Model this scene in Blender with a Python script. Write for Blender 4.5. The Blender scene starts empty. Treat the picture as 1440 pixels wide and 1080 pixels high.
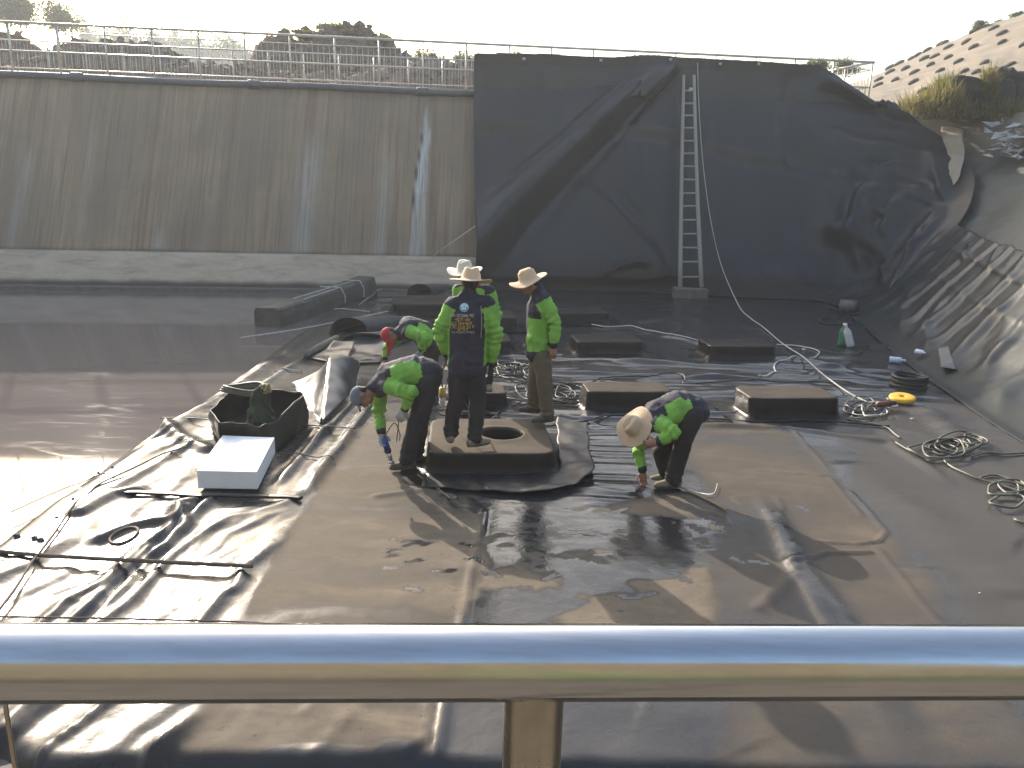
import bpy, bmesh, math, random
import numpy as np
from math import sin, cos, radians, pi, sqrt, atan2
from mathutils import Vector, Matrix, noise as mnoise

random.seed(7)
S = bpy.context.scene
COL = S.collection

# ------------------------------------------------------------------ camera
PITCH, ROLL, CAMH, FPX = radians(14.5), radians(1.6), 2.85, 1109.0
_fw = Vector((0, cos(PITCH), -sin(PITCH)))
_up0 = Vector((0, sin(PITCH), cos(PITCH)))
_rt0 = Vector((1, 0, 0))
_rt = _rt0 * cos(ROLL) + _up0 * sin(ROLL)
_up = _up0 * cos(ROLL) - _rt0 * sin(ROLL)
CAM = Vector((0, 0, CAMH))
cam_data = bpy.data.cameras.new("camera")
cam_data.sensor_width = 36.0
cam_data.lens = 36.0 * FPX / 1440.0
cam_data.clip_start = 0.05
cam_data.clip_end = 4000
cam = bpy.data.objects.new("camera", cam_data)
COL.objects.link(cam)
cam.matrix_world = Matrix(((_rt.x, _up.x, -_fw.x, 0), (_rt.y, _up.y, -_fw.y, 0),
                           (_rt.z, _up.z, -_fw.z, CAMH), (0, 0, 0, 1)))
S.camera = cam

# ------------------------------------------------------------------ light
SUN_EL, SUN_AZ = radians(24.0), radians(-29.0)      # azimuth from +Y towards +X
world = bpy.data.worlds.new("World")
S.world = world
world.use_nodes = True
wn = world.node_tree
bg = wn.nodes["Background"]
sky = wn.nodes.new("ShaderNodeTexSky")
sky.sky_type = 'NISHITA'
sky.sun_disc = False
sky.sun_elevation = SUN_EL
sky.sun_rotation = SUN_AZ
sky.air_density = 1.3
sky.dust_density = 4.0
sky.ozone_density = 1.0
wn.links.new(sky.outputs[0], bg.inputs[0])
bg.inputs[1].default_value = 0.15
sd = bpy.data.lights.new("sun", 'SUN')
sd.energy = 4.0
sd.angle = radians(0.6)
sd.color = (1.0, 0.91, 0.79)
sun = bpy.data.objects.new("sun", sd)
COL.objects.link(sun)
sdir = Vector((sin(SUN_AZ) * cos(SUN_EL), cos(SUN_AZ) * cos(SUN_EL), sin(SUN_EL)))
sun.rotation_euler = sdir.to_track_quat('Z', 'Y').to_euler()
sun.location = sdir * 50
S.view_settings.view_transform = 'Standard'
S.view_settings.look = 'None'
S.view_settings.exposure = 1.2
S.view_settings.gamma = 1.0
S.view_settings.use_curve_mapping = False

# ------------------------------------------------------------------ helpers
def ray(x, y):
    return _fw + _rt * ((x - 720) / FPX) + _up * ((540 - y) / FPX)
def G(x, y, z=0.0):
    d = ray(x, y)
    return CAM + d * ((z - CAMH) / d.z)
def W(x, y, D):
    d = ray(x, y)
    return CAM + d * (D / d.y)
def project(P):
    P = np.asarray(P, float) - np.array(CAM)
    zc = P @ np.array(_fw)
    return 720 + FPX * (P @ np.array(_rt)) / zc, 540 - FPX * (P @ np.array(_up)) / zc

def tag(o, label=None, cat=None, group=None, kind=None):
    if label: o['label'] = label
    if cat: o['category'] = cat
    if group: o['group'] = group
    if kind: o['kind'] = kind
    return o
def link(o, parent=None):
    COL.objects.link(o)
    if parent is not None: o.parent = parent
    return o
def empty(name, loc=(0, 0, 0), rz=0.0, **k):
    o = bpy.data.objects.new(name, None)
    o.empty_display_size = 0.1
    o.location = loc
    o.rotation_euler = (0, 0, rz)
    link(o)
    return tag(o, **k)
def mesh_obj(name, verts, faces, mat=None, parent=None, smooth=True, attrs=None, **k):
    me = bpy.data.meshes.new(name)
    if isinstance(faces, np.ndarray):
        verts = np.asarray(verts, np.float32)
        me.vertices.add(len(verts)); me.vertices.foreach_set("co", verts.ravel())
        n, c = faces.shape
        me.loops.add(n * c); me.loops.foreach_set("vertex_index", faces.astype(np.int32).ravel())
        me.polygons.add(n)
        me.polygons.foreach_set("loop_start", np.arange(0, n * c, c, dtype=np.int32))
        me.polygons.foreach_set("loop_total", np.full(n, c, dtype=np.int32))
        me.update(calc_edges=True)
    else:
        me.from_pydata([tuple(v) for v in verts], [], faces)
        me.update()
    if smooth:
        me.polygons.foreach_set("use_smooth", [True] * len(me.polygons))
    if attrs:
        for an, av in attrs.items():
            a = me.attributes.new(an, 'FLOAT', 'POINT')
            a.data.foreach_set("value", np.asarray(av, np.float32))
    if mat is not None:
        for m in (mat if isinstance(mat, (list, tuple)) else [mat]): me.materials.append(m)
    o = bpy.data.objects.new(name, me)
    link(o, parent)
    return tag(o, **k)
def bm_obj(name, bm, mat=None, parent=None, smooth=False, **k):
    me = bpy.data.meshes.new(name)
    bm.to_mesh(me); bm.free()
    if smooth: me.polygons.foreach_set("use_smooth", [True] * len(me.polygons))
    if mat is not None:
        for m in (mat if isinstance(mat, (list, tuple)) else [mat]): me.materials.append(m)
    o = bpy.data.objects.new(name, me)
    link(o, parent)
    return tag(o, **k)
def share(src, parent, loc=None, rot=None, scale=None):
    c = src.copy(); COL.objects.link(c); c.parent = parent
    if loc is not None: c.location = loc
    if rot is not None: c.rotation_euler = rot
    if scale is not None: c.scale = scale
    return c
def grid_faces(nu, nv, keep=None):
    i = np.arange((nu - 1) * (nv - 1)); a = i // (nv - 1); b = i % (nv - 1)
    v = a * nv + b
    f = np.stack([v, v + nv, v + nv + 1, v + 1], 1)
    return f if keep is None else f[keep(f)]

def add_box(bm, c, s, bevel=0.0, rot=None, seg=2):
    m = Matrix.Translation(c) @ (rot.to_4x4() if rot is not None else Matrix.Identity(4)) @ Matrix.Diagonal((*s, 1))
    r = bmesh.ops.create_cube(bm, size=1, matrix=m)
    if bevel:
        es = list({e for v in r['verts'] for e in v.link_edges})
        bmesh.ops.bevel(bm, geom=es, offset=bevel, segments=seg, profile=.5, affect='EDGES')
def frame_from(t, ref=None):
    t = t.normalized()
    if ref is None or abs(t.dot(ref.normalized())) > .98: ref = Vector((0, 0, 1)) if abs(t.z) < .9 else Vector((1, 0, 0))
    a = (ref - t * ref.dot(t)).normalized()
    return a, t.cross(a)
def tube_data(pts, radii, n=8, closed=False, caps=True):
    pts = [Vector(p) for p in pts]
    if not hasattr(radii, '__len__'): radii = [radii] * len(pts)
    V, F = [], []
    ref = None
    L = len(pts)
    for i, p in enumerate(pts):
        if closed: t = pts[(i + 1) % L] - pts[i - 1]
        else: t = pts[min(i + 1, L - 1)] - pts[max(i - 1, 0)]
        if t.length < 1e-9: t = Vector((0, 0, 1))
        a, b = frame_from(t, ref); ref = a
        for k in range(n):
            w = 2 * pi * k / n
            V.append(p + (a * cos(w) + b * sin(w)) * radii[i])
    for i in range(L if closed else L - 1):
        j = (i + 1) % L
        for k in range(n):
            k2 = (k + 1) % n
            F.append((i * n + k, i * n + k2, j * n + k2, j * n + k))
    if caps and not closed:
        F.append(tuple(reversed(range(n)))); F.append(tuple(range((L - 1) * n, L * n)))
    return V, F
def tube(name, pts, r, mat, parent=None, n=8, closed=False, **k):
    V, F = tube_data(pts, r, n, closed)
    return mesh_obj(name, V, F, mat, parent, **k)
def smooth_path(pts, step=0.05, closed=False):
    pts = [Vector(p) for p in pts]; out = []
    L = len(pts)
    for i in range(L if closed else L - 1):
        if closed: p0, p1, p2, p3 = pts[i - 1], pts[i], pts[(i + 1) % L], pts[(i + 2) % L]
        else: p0, p1, p2, p3 = pts[max(i - 1, 0)], pts[i], pts[i + 1], pts[min(i + 2, L - 1)]
        n = max(2, int((p2 - p1).length / step))
        for k in range(n):
            t = k / n
            out.append(0.5 * ((2 * p1) + (p2 - p0) * t + (2 * p0 - 5 * p1 + 4 * p2 - p3) * t * t + (3 * p1 - p0 - 3 * p2 + p3) * t ** 3))
    if not closed: out.append(pts[-1])
    return out

# numpy value noise
_rng = np.random.RandomState(11)
_PERM = _rng.permutation(4096); _VAL = _rng.rand(4096)
def vn(x, y, seed=0):
    x = np.asarray(x, float); y = np.asarray(y, float)
    xi = np.floor(x).astype(int); yi = np.floor(y).astype(int)
    fx = x - xi; fy = y - yi
    fx = fx * fx * (3 - 2 * fx); fy = fy * fy * (3 - 2 * fy)
    def h(a, b): return _VAL[_PERM[(_PERM[(a + seed * 131) & 4095] + b) & 4095]]
    return (h(xi, yi) * (1 - fx) + h(xi + 1, yi) * fx) * (1 - fy) + (h(xi, yi + 1) * (1 - fx) + h(xi + 1, yi + 1) * fx) * fy
def fbm(x, y, seed=0, o=4, g=.5):
    s = 0; a = 1; t = 0
    for k in range(o):
        s = s + a * vn(x * 2 ** k, y * 2 ** k, seed + k); t += a; a *= g
    return s / t
def sstep(a, b, x):
    t = np.clip((x - a) / (b - a), 0, 1); return t * t * (3 - 2 * t)
def pdist(X, Y, poly):
    """distance to a polyline, position 0..1 along it, signed side"""
    poly = np.asarray([(p[0], p[1]) for p in poly], float)
    best = np.full(X.shape, 1e9); par = np.zeros(X.shape); side = np.zeros(X.shape)
    seg = np.hypot(*(poly[1:] - poly[:-1]).T); cum = np.concatenate([[0], np.cumsum(seg)]); tot = cum[-1]
    for i in range(len(poly) - 1):
        ax, ay = poly[i]; dx, dy = poly[i + 1] - poly[i]; l2 = dx * dx + dy * dy + 1e-12
        t = np.clip(((X - ax) * dx + (Y - ay) * dy) / l2, 0, 1)
        ex = X - ax - t * dx; ey = Y - ay - t * dy
        d = np.hypot(ex, ey); m = d < best
        best = np.where(m, d, best); par = np.where(m, (cum[i] + t * seg[i]) / tot, par)
        side = np.where(m, np.sign(dx * ey - dy * ex), side)
    return best, par, side
def ridge(X, Y, poly, h, w, w2=None, taper=.12, pw=2):
    """a fold along a polyline; w on its left side, w2 on its right"""
    d, t, s = pdist(X, Y, poly)
    ww = np.where(s > 0, w, w if w2 is None else w2)
    end = sstep(0, taper, t) * sstep(0, taper, 1 - t) if taper else 1
    return h * np.exp(-(d / ww) ** pw) * end
def inpoly(X, Y, poly):
    poly = np.asarray([(p[0], p[1]) for p in poly], float); c = np.zeros(X.shape, bool)
    n = len(poly)
    for i in range(n):
        x1, y1 = poly[i]; x2, y2 = poly[(i + 1) % n]
        m = ((y1 > Y) != (y2 > Y)) & (X < (x2 - x1) * (Y - y1) / (y2 - y1 + 1e-12) + x1)
        c ^= m
    return c
def polymask(X, Y, poly, soft=.1):
    p = [(q[0], q[1]) for q in poly]
    d, _, _ = pdist(X, Y, p + [p[0]])
    sd_ = np.where(inpoly(X, Y, p), d, -d)
    return sstep(-soft, soft, sd_)

# ------------------------------------------------------------------ materials
class N:
    def __init__(s, name):
        s.m = bpy.data.materials.new(name); s.m.use_nodes = True
        s.t = s.m.node_tree; s.b = s.t.nodes["Principled BSDF"]
    def n(s, ty, **k):
        q = s.t.nodes.new(ty)
        for a, v in k.items():
            if a.startswith('i_'): q.inputs[a[2:]].default_value = v
            else: setattr(q, a, v)
        return q
    def l(s, a, b): s.t.links.new(a, b)
    def noise(s, scale, detail=4, rough=.55, vec=None, dist=0.0):
        q = s.n('ShaderNodeTexNoise'); q.inputs['Scale'].default_value = scale
        q.inputs['Detail'].default_value = detail; q.inputs['Roughness'].default_value = rough
        q.inputs['Distortion'].default_value = dist
        if vec is not None: s.l(vec, q.inputs['Vector'])
        return q.outputs[0]
    def coords(s, scale=(1, 1, 1), rot=(0, 0, 0), kind='Object'):
        c = s.n('ShaderNodeTexCoord'); m = s.n('ShaderNodeMapping')
        m.inputs['Scale'].default_value = scale; m.inputs['Rotation'].default_value = rot
        s.l(c.outputs[kind], m.inputs['Vector']); return m.outputs[0]
    def ramp(s, f, stops):
        q = s.n('ShaderNodeValToRGB'); e = q.color_ramp.elements
        while len(e) < len(stops): e.new(.5)
        for x, (p, c) in zip(e, stops):
            x.position = p; x.color = (*c, 1) if hasattr(c, '__len__') else (c, c, c, 1)
        s.l(f, q.inputs[0]); return q.outputs[0]
    def mix(s, f, a, b, mode='MIX'):
        q = s.n('ShaderNodeMix', data_type='RGBA', blend_type=mode)
        for inp, v in ((q.inputs[0], f), (q.inputs[6], a), (q.inputs[7], b)):
            if hasattr(v, 'is_linked'): s.l(v, inp)
            elif hasattr(v, '__len__'): inp.default_value = (*v, 1)
            else: inp.default_value = v
        return q.outputs[2]
    def math(s, op, a, b=0.0, clamp=False):
        q = s.n('ShaderNodeMath', operation=op, use_clamp=clamp)
        for i, v in enumerate((a, b)):
            if hasattr(v, 'is_linked'): s.l(v, q.inputs[i])
            else: q.inputs[i].default_value = v
        return q.outputs[0]
    def attr(s, name):
        q = s.n('ShaderNodeAttribute', attribute_name=name); return q.outputs['Fac']
    def bump(s, h, strength=.3, dist=.01, prev=None):
        q = s.n('ShaderNodeBump'); q.inputs['Strength'].default_value = strength
        q.inputs['Distance'].default_value = dist; s.l(h, q.inputs['Height'])
        if prev is not None: s.l(prev, q.inputs['Normal'])
        return q.outputs[0]
    def set(s, **k):
        for a, v in k.items():
            inp = s.b.inputs[a.replace('_', ' ')]
            if hasattr(v, 'is_linked'): s.l(v, inp)
            elif hasattr(v, '__len__'): inp.default_value = (*v, 1)
            else: inp.default_value = v
        return s.m
def simple(name, c1, c2=None, rough=.6, scale=8, metal=0.0, bump=.0, bdist=.005, stretch=(1, 1, 1), detail=5, spec=.5, r2=None):
    q = N(name); c2 = c2 or tuple(v * .7 for v in c1)
    v = q.coords(stretch)
    f = q.noise(scale, detail, .6, v)
    f2 = q.ramp(f, [(.3, 0), (.7, 1)])
    col = q.mix(f2, c1, c2)
    q.set(Base_Color=col, Metallic=metal)
    q.b.inputs['Specular IOR Level'].default_value = spec
    rr = q.ramp(q.noise(scale * .6, 3, .6, v), [(.3, rough), (.7, r2 if r2 is not None else min(1, rough * 1.25))])
    q.set(Roughness=rr)
    if bump: q.set(Normal=q.bump(q.noise(scale * 4, 6, .7, v), bump, bdist))
    return q.m

def liner_material(name, base=(.020, .022, .027), dust=(.222, .184, .140), rmin=.17, rmax=.55, spec=.50):
    q = N(name)
    v = q.coords()
    d = q.attr('dust')
    n1 = q.noise(2.3, 6, .62, q.coords((1, 2.2, 1)), 1.2)
    n2 = q.noise(14, 6, .7, v, .6)
    n3 = q.noise(70, 3, .6, v)
    k = q.math('MULTIPLY', d, q.math('ADD', .55, q.math('MULTIPLY', n1, .9)))
    k = q.math('ADD', k, q.math('MULTIPLY', q.math('SUBTRACT', n2, .5), q.math('MULTIPLY', d, .45)), True)
    film = q.math('MULTIPLY', q.math('ADD', .2, q.math('MULTIPLY', n2, .5)), .30)     # faint film everywhere
    k2 = q.math('MAXIMUM', k, q.math('MULTIPLY', film, .2), True)
    wet = q.attr('wet')
    col = q.mix(k2, base, q.mix(n3, dust, tuple(x * .78 for x in dust)))
    # water spots and smears
    sp = q.ramp(q.noise(26, 5, .75, v, .8), [(.60, 0), (.66, 1)])
    spm = q.math('MULTIPLY', q.math('MULTIPLY', sp, wet), .55)
    col = q.mix(spm, col, (.02, .022, .025))
    bead = q.math('MULTIPLY', q.ramp(q.noise(150, 2, .5, q.coords((1, 1, 1))), [(.64, 0), (.68, 1)]), q.math('MULTIPLY', wet, q.ramp(n1, [(.45, 0), (.55, 1)])))
    col = q.mix(q.math('MULTIPLY', bead, .5), col, (.012, .013, .015))
    r = q.ramp(k2, [(0, rmin), (.12, rmin + .10), (.4, rmax), (.8, .9)])
    r = q.math('SUBTRACT', r, q.math('MULTIPLY', wet, q.math('MULTIPLY', q.ramp(n1, [(.42, 0), (.6, 1)]), .22)), True)
    r = q.math('MAXIMUM', r, .07)
    r = q.math('SUBTRACT', r, q.math('MULTIPLY', bead, .35), True); r = q.math('MAXIMUM', r, .07)
    q.set(Base_Color=col, Roughness=r)
    q.l(q.ramp(k2, [(0, spec), (.22, spec * .30), (.45, .03)]), q.b.inputs['Specular IOR Level'])
    b1 = q.bump(q.noise(9, 4, .6, v, .5), .22, .012)
    b2 = q.bump(q.noise(240, 2, .6, v), .10, .0012, b1)
    q.set(Normal=b2)
    return q.m

M = {}
M['liner'] = liner_material('liner')
M['curtain'] = liner_material('curtain_liner', base=(.019, .021, .026), dust=(.11, .095, .075), rmin=.31, rmax=.5, spec=.48)
M['slope_liner'] = liner_material('slope_liner', base=(.020, .024, .026), dust=(.085, .088, .080), rmin=.27, rmax=.5, spec=.42)
M['block'] = liner_material('block_liner', base=(.011, .011, .012), dust=(.25, .205, .155), rmin=.34, rmax=.6, spec=.16)
M['black_cloth'] = simple('black_sheet', (.018, .018, .021), (.028, .028, .028), .36, 5, bump=.15, spec=.3)
M['steel'] = simple('stainless_steel', (.55, .56, .58), (.47, .47, .48), .06, 22, metal=1.0, bump=.05, bdist=.0006, stretch=(.5, 5, 5), r2=.24)
M['steel_post'] = simple('stainless_post', (.50, .46, .39), (.38, .35, .29), .22, 20, metal=1.0, bump=.05, bdist=.001, r2=.35)
M['far_steel'] = simple('railing_steel', (.56, .54, .50), (.42, .40, .36), .32, 9, metal=.7, r2=.5)
M['hose'] = simple('rim_hose', (.07, .085, .10), (.11, .11, .11), .5, 4, bump=.1)
M['cable_black'] = simple('black_cable', (.014, .014, .015), (.03, .03, .03), .42, 20)
M['cable_olive'] = simple('olive_hose', (.17, .165, .12), (.09, .09, .07), .4, 12)
M['rope_white'] = simple('white_rope', (.62, .60, .55), (.42, .40, .36), .8, 60, bump=.4, bdist=.002)
M['rope_old'] = simple('weathered_rope', (.20, .16, .12), (.10, .085, .07), .85, 50, bump=.4, bdist=.002)
M['wood'] = simple('ladder_wood', (.38, .35, .30), (.25, .225, .185), .7, 12, bump=.3, bdist=.004, stretch=(6, 6, 1))
M['concrete'] = simple('concrete_block', (.17, .155, .13), (.11, .10, .085), .85, 6, bump=.4, bdist=.01)
M['walk'] = simple('walkway_concrete', (.165, .140, .110), (.12, .10, .08), .9, 5, bump=.3, bdist=.01)
M['foam'] = simple('white_foam', (.92, .92, .92), (.88, .88, .88), .75, 90, bump=.25, bdist=.002)
M['tan_strip'] = simple('tan_strip', (.33, .25, .15), (.22, .17, .11), .8, 10)
M['dark_hole'] = simple('dark_shaft', (.006, .006, .006), (.01, .01, .01), .6, 5)
# ------------------------------------------------------------------ basin layout
def y_wall(x): return 20.75 + .115 * (x + 1.05)
WD = Vector((1, .115, 0)).normalized(); WN = Vector((-WD.y, WD.x, 0))       # along the wall, outward
BAT = radians(66); RIM = 5.05
def wall_out(z):                       # how far the face has leaned back at height z
    return z / math.tan(radians(82)) if z < .86 else .86 / math.tan(radians(82)) + .05 + (z - .86) / math.tan(BAT)

_foot = [(-2.2, y_wall(-2.2)), (1, y_wall(1)), (4.5, y_wall(4.5)), (7.0, y_wall(7.0) - .05), (8.6, 20.9), (8.75, 19.3), (8.2, 17.2),
         (7.65, 15), (7.15, 12.6), (6.85, 10.8), (6.6, 9.0), (6.45, 6.5), (6.4, 4), (6.4, 1), (6.4, -4), (6.4, -9)]
_fp = smooth_path([Vector((a, b, 0)) for a, b in _foot], .02)
_fx = np.array([p.x for p in _fp]); _fy = np.array([p.y for p in _fp])
_fs = np.concatenate([[0], np.cumsum(np.hypot(np.diff(_fx), np.diff(_fy)))])
def foot_at(s):
    x = np.interp(s, _fs, _fx); y = np.interp(s, _fs, _fy)
    dx = np.interp(s + .35, _fs, _fx) - np.interp(s - .35, _fs, _fx); dy = np.interp(s + .35, _fs, _fy) - np.interp(s - .35, _fs, _fy)
    l = np.hypot(dx, dy) + 1e-9
    return x, y, -dy / l, dx / l
S_CORNER = float(np.interp(9.6, _fx[:600], _fs[:600])) if False else 10.2
def slope_angle(s): return np.radians(66 - 21 * sstep(8.2, 13.0, s))
def fillet(s): return .35 + 1.5 * sstep(5.5, 9.5, s) - .5 * sstep(12, 16, s)
def crest(s): return RIM - .45 * sstep(10.5, 14, s)
def surf(s, t, up=True):
    """point and inward normal of the basin side at perimeter s, arc length t"""
    x, y, nx, ny = foot_at(s)
    a = slope_angle(s); r = fillet(s); c = r * np.tan(a / 2)
    ta = r * a
    phi = np.clip(t, 0, ta) / r
    st = np.maximum(t - ta, 0)
    out = -c + r * np.sin(phi) + st * np.cos(a)
    z = r * (1 - np.cos(phi)) + st * np.sin(a)
    zc = crest(s) + .02
    over = np.maximum(z - zc, 0)
    if up:      # above the crest the sheet goes straight up (it hangs on the railing)
        back = over / np.sin(a) * np.cos(a)
        out = out - back; zz = np.where(over > 0, zc + over / np.sin(a), z)
        ang = np.where(over > 0, pi / 2, phi)
    else:       # or levels off
        k = over / np.sin(a)
        out = np.where(over > 0, out - k * np.cos(a) + k, out); zz = np.minimum(z, zc)
        ang = np.where(over > 0, 0.03, phi)
    P = np.stack([x + nx * out, y + ny * out, zz], -1)
    Nn = np.stack([-nx * np.sin(ang), -ny * np.sin(ang), np.cos(ang)], -1)
    return P, Nn

# ------------------------------------------------------------------ ground sheet
def axis(lo, hi, a, b, step, g=1.35):
    v = list(np.arange(a, b + 1e-6, step)); d = step
    while v[-1] < hi: d *= g; v.append(v[-1] + d)
    d = step
    while v[0] > lo: d *= g; v.insert(0, v[0] - d)
    return np.array(v)
gx = axis(-520, 520, -28, 22, .6); gy = axis(-380, 640, -12, 44, .5)
X, Y = np.meshgrid(gx, gy, indexing='ij')
Z = np.full(X.shape, 4.95)
far = sstep(26, 60, Y)
Z = Z + (fbm(X * .35, Y * .35, 3) - .5) * .25 * sstep(24, 27, Y)
# wooded hill beyond, on the left
pa = np.array([-2000, -160, -120, -100, -85, -72, -62, -52, -42, -25, 0, 60, 2000.]); pz = np.array([24, 24, 25.5, 24, 23, 21.5, 19.5, 17.5, 13, 8, 5, 5, 5.])
hz = np.interp(X * 150 / np.maximum(Y, 60), pa, pz) - 4.95
Z = Z + hz * sstep(105, 150, Y) * (1 + .12 * (fbm(X * .05, Y * .05, 9) - .5)) + 0 * far
yw = y_wall(X)
fx_of_y = np.interp(-Y, -_fy[::-1][::-1][np.argsort(-_fy)], _fx[np.argsort(-_fy)])
inside = (Y < yw + 2.35) & (X < np.where(Y > 19, 12.6, fx_of_y + 4.9)) & (Y > -1.2)
Zin = np.where(Y > 1.1, -1.4, -1.4)
Z = np.where(inside, Zin, Z)
right = (X >= np.where(Y > 19, 12.6, fx_of_y + 4.9))
Z = np.where(right & (Y < yw + 2.0), 4.40, Z)
Z = np.where((Y <= -1.2) & ~right, 1.15, Z)
# bank and rising land on the near side, behind the photographer
Z = np.where((Y <= -5) & ~right, 1.15 + 11.5 * sstep(-4.5, -17, Y) * (.85 + .3 * fbm(X * .12, Y * .12, 6)) + 14 * sstep(-30, -160, Y) * (.6 + .8 * fbm(X * .01, Y * .01, 5)), Z)
left = X < -24
Z = np.where(left & (Y < yw + 2.3) & (Y > -5), 4.9, Z)
qg = N('dry_earth')
v = qg.coords()
c = qg.mix(qg.noise(.9, 8, .65, v), (.150, .118, .080), (.085, .072, .052))
c = qg.mix(qg.ramp(qg.noise(.35, 5, .6, v), [(.5, 0), (.62, 1)]), c, (.10, .125, .05))
qg.set(Base_Color=c, Roughness=.95, Normal=qg.bump(qg.noise(6, 8, .7, v), .6, .05))
M['earth'] = qg.m
mesh_obj('ground', np.stack([X, Y, Z], -1).reshape(-1, 3), grid_faces(*X.shape), M['earth'], kind='structure')

# concrete walkway the photographer stands on
bm = bmesh.new(); add_box(bm, (0, -.62, .70), (60, 2.5, 1.2), .02)
bm_obj('walkway', bm, M['walk'], kind='structure')

bm = bmesh.new(); add_box(bm, (-9, 1.72, -.42), (34, 2.9, .80), .03)  # added dark slab, stands in for the shade past the liner's near edge
bm_obj('near_shade_slab', bm, simple('near_shade_dark', (.022, .022, .020), (.035, .034, .03), .8, 3, bump=.4, bdist=.01, spec=.15), kind='structure')

# ------------------------------------------------------------------ water
qw = N('murky_water'); v = qw.coords()
n = qw.noise(.55, 5, .6, qw.coords((1, 2.2, 1)), .8)
scum = qw.ramp(qw.noise(1.6, 7, .7, qw.coords((.6, 1.9, 1)), 1.0), [(.52, 0), (.68, 1)])
c = qw.mix(n, (.130, .112, .104), (.150, .130, .122))
c = qw.mix(qw.math('MULTIPLY', scum, .22), c, (.20, .17, .165))
qw.set(Base_Color=c, Roughness=qw.math('ADD', .045, qw.math('MULTIPLY', scum, .05)),
       Normal=qw.bump(qw.noise(1.5, 5, .6, qw.coords((1, 1.3, 1)), 1.0), .007, .03))
qw.b.inputs['IOR'].default_value = 1.333
wx = np.linspace(-30, 7.5, 60); wy = np.linspace(.5, 24.0, 40)
X, Y = np.meshgrid(wx, wy, indexing='ij')
mesh_obj('water', np.stack([X, Y, 0 * X - .055], -1).reshape(-1, 3), grid_faces(*X.shape), qw.m, kind='structure')

# ------------------------------------------------------------------ retaining wall
wl = empty('retaining_wall', (-12, y_wall(-12) + 1, 0), label='tall stained concrete retaining wall leaning back behind the water', cat='wall')
qc = N('stained_concrete')
v = qc.coords((1, 1, 1))
st = qc.coords((2.6, .04, .10)); st2 = qc.coords((9, .05, .22))
a_ = qc.noise(1.6, 6, .6, st, .25); b_ = qc.noise(1.7, 6, .7, st2, .15); c_ = qc.noise(.5, 4, .6, v)
col = qc.ramp(a_, [(.34, (.26, .165, .105)), (.46, (.365, .248, .158)), (.54, (.320, .232, .142)), (.62, (.41, .290, .188)), (.70, (.34, .235, .153))])
col = qc.mix(qc.ramp(b_, [(.50, 0), (.66, .55)]), col, (.100, .083, .070))
col = qc.mix(qc.ramp(b_, [(.34, .35), (.46, 0)]), col, (.36, .30, .235))
col = qc.mix(qc.math('MULTIPLY', c_, .35), col, (.14, .128, .09))
big = qc.noise(.45, 5, .6, qc.coords((1, .3, .45)), .6)
col = qc.mix(qc.ramp(big, [(.42, .55), (.58, 0)]), col, (.185, .145, .105))
col = qc.mix(qc.ramp(qc.noise(1.0, 4, .5, qc.coords((.3, .3, 3.2)), .3), [(.55, 0), (.65, .07)]), col, (.12, .10, .08))
lime = qc.math('MULTIPLY', qc.attr('lime'), qc.ramp(qc.noise(1.0, 5, .7, qc.coords((14, .05, .5)), .3), [(.38, .15), (.58, 1.15)])); grime = qc.attr('grime')
col = qc.mix(qc.math('MULTIPLY', lime, qc.math('ADD', .55, qc.math('MULTIPLY', b_, .7)), True), col, (.52, .54, .53))
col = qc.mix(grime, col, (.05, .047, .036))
qc.set(Base_Color=col, Roughness=.82, Normal=qc.bump(qc.noise(14, 8, .7, v), .05, .006, qc.bump(b_, .2, .012)))
M['wall'] = qc.m
qp = N('plinth_concrete')
a_ = qp.noise(1.0, 6, .65, qp.coords((1.2, 1.2, 5)), .5); b_ = qp.noise(18, 7, .75, qp.coords())
col = qp.ramp(a_, [(.3, (.42, .335, .25)), (.5, (.60, .49, .375)), (.72, (.70, .59, .46))])
col = qp.mix(qp.ramp(b_, [(.28, .6), (.42, 0)]), col, (.20, .17, .135))
col = qp.mix(qp.attr('grime'), col, (.045, .045, .035))
qp.set(Base_Color=col, Roughness=.9, Normal=qp.bump(b_, .2, .01))
def wall_strip(name, z0, z1, mat, off=0.0, nx_=360, nz=100, extra=None):
    xs = np.linspace(-24.5, 12.2, nx_); zs = np.linspace(z0, z1, nz)
    X, Zz = np.meshgrid(xs, zs, indexing='ij')
    out = np.vectorize(wall_out)(Zz) - off
    rough = (fbm(X * .8, Zz * .8, 21) - .5) * .05
    out = out + rough
    P = np.stack([X + WN.x * out, y_wall(X) + WN.y * out, Zz], -1)
    px, py = project(P)
    lime = np.zeros(X.shape); gr = np.zeros(X.shape)
    jag = (fbm(X * 9, Zz * 1.2, 40) - .5) * 6
    main = [(600, 150), (604, 190), (601, 240), (598, 300), (596, 380), (574, 382), (577, 330), (583, 270), (588, 225), (594, 175)]
    lime = polymask(px + jag, py, main, 2.2) * np.where(py < 270, 1, .75 - .35 * sstep(270, 370, py))
    for cx, w_, y0, y1, amp in ((433, 16, 170, 390, .35), (235, 10, 300, 385, .40), (415, 22, 330, 400, .35), (120, 5, 140, 380, .16), (540, 9, 200, 380, .28), (30, 10, 180, 380, .22)):
        lean = (py - 260) * (-.06 - .10 * (720 - cx) / 720)
        lime = np.maximum(lime, amp * np.exp(-((px - cx - lean + jag) / w_) ** 2) * sstep(y0, y0 + 60, py) * sstep(y1, y1 - 15, py))
    edge = polymask(px + jag * .3, py, [(593, 185), (595, 186), (586, 245), (580, 300), (578, 299), (584, 240)], 1.2)
    gr = np.maximum(gr, edge * .95)
    if extra is not None: gr = np.maximum(gr, extra(X, Zz))
    return mesh_obj(name, P.reshape(-1, 3), grid_faces(nx_, nz), mat, wl_parent, attrs={'lime': lime.ravel(), 'grime': gr.ravel()})
wl_parent = None
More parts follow.
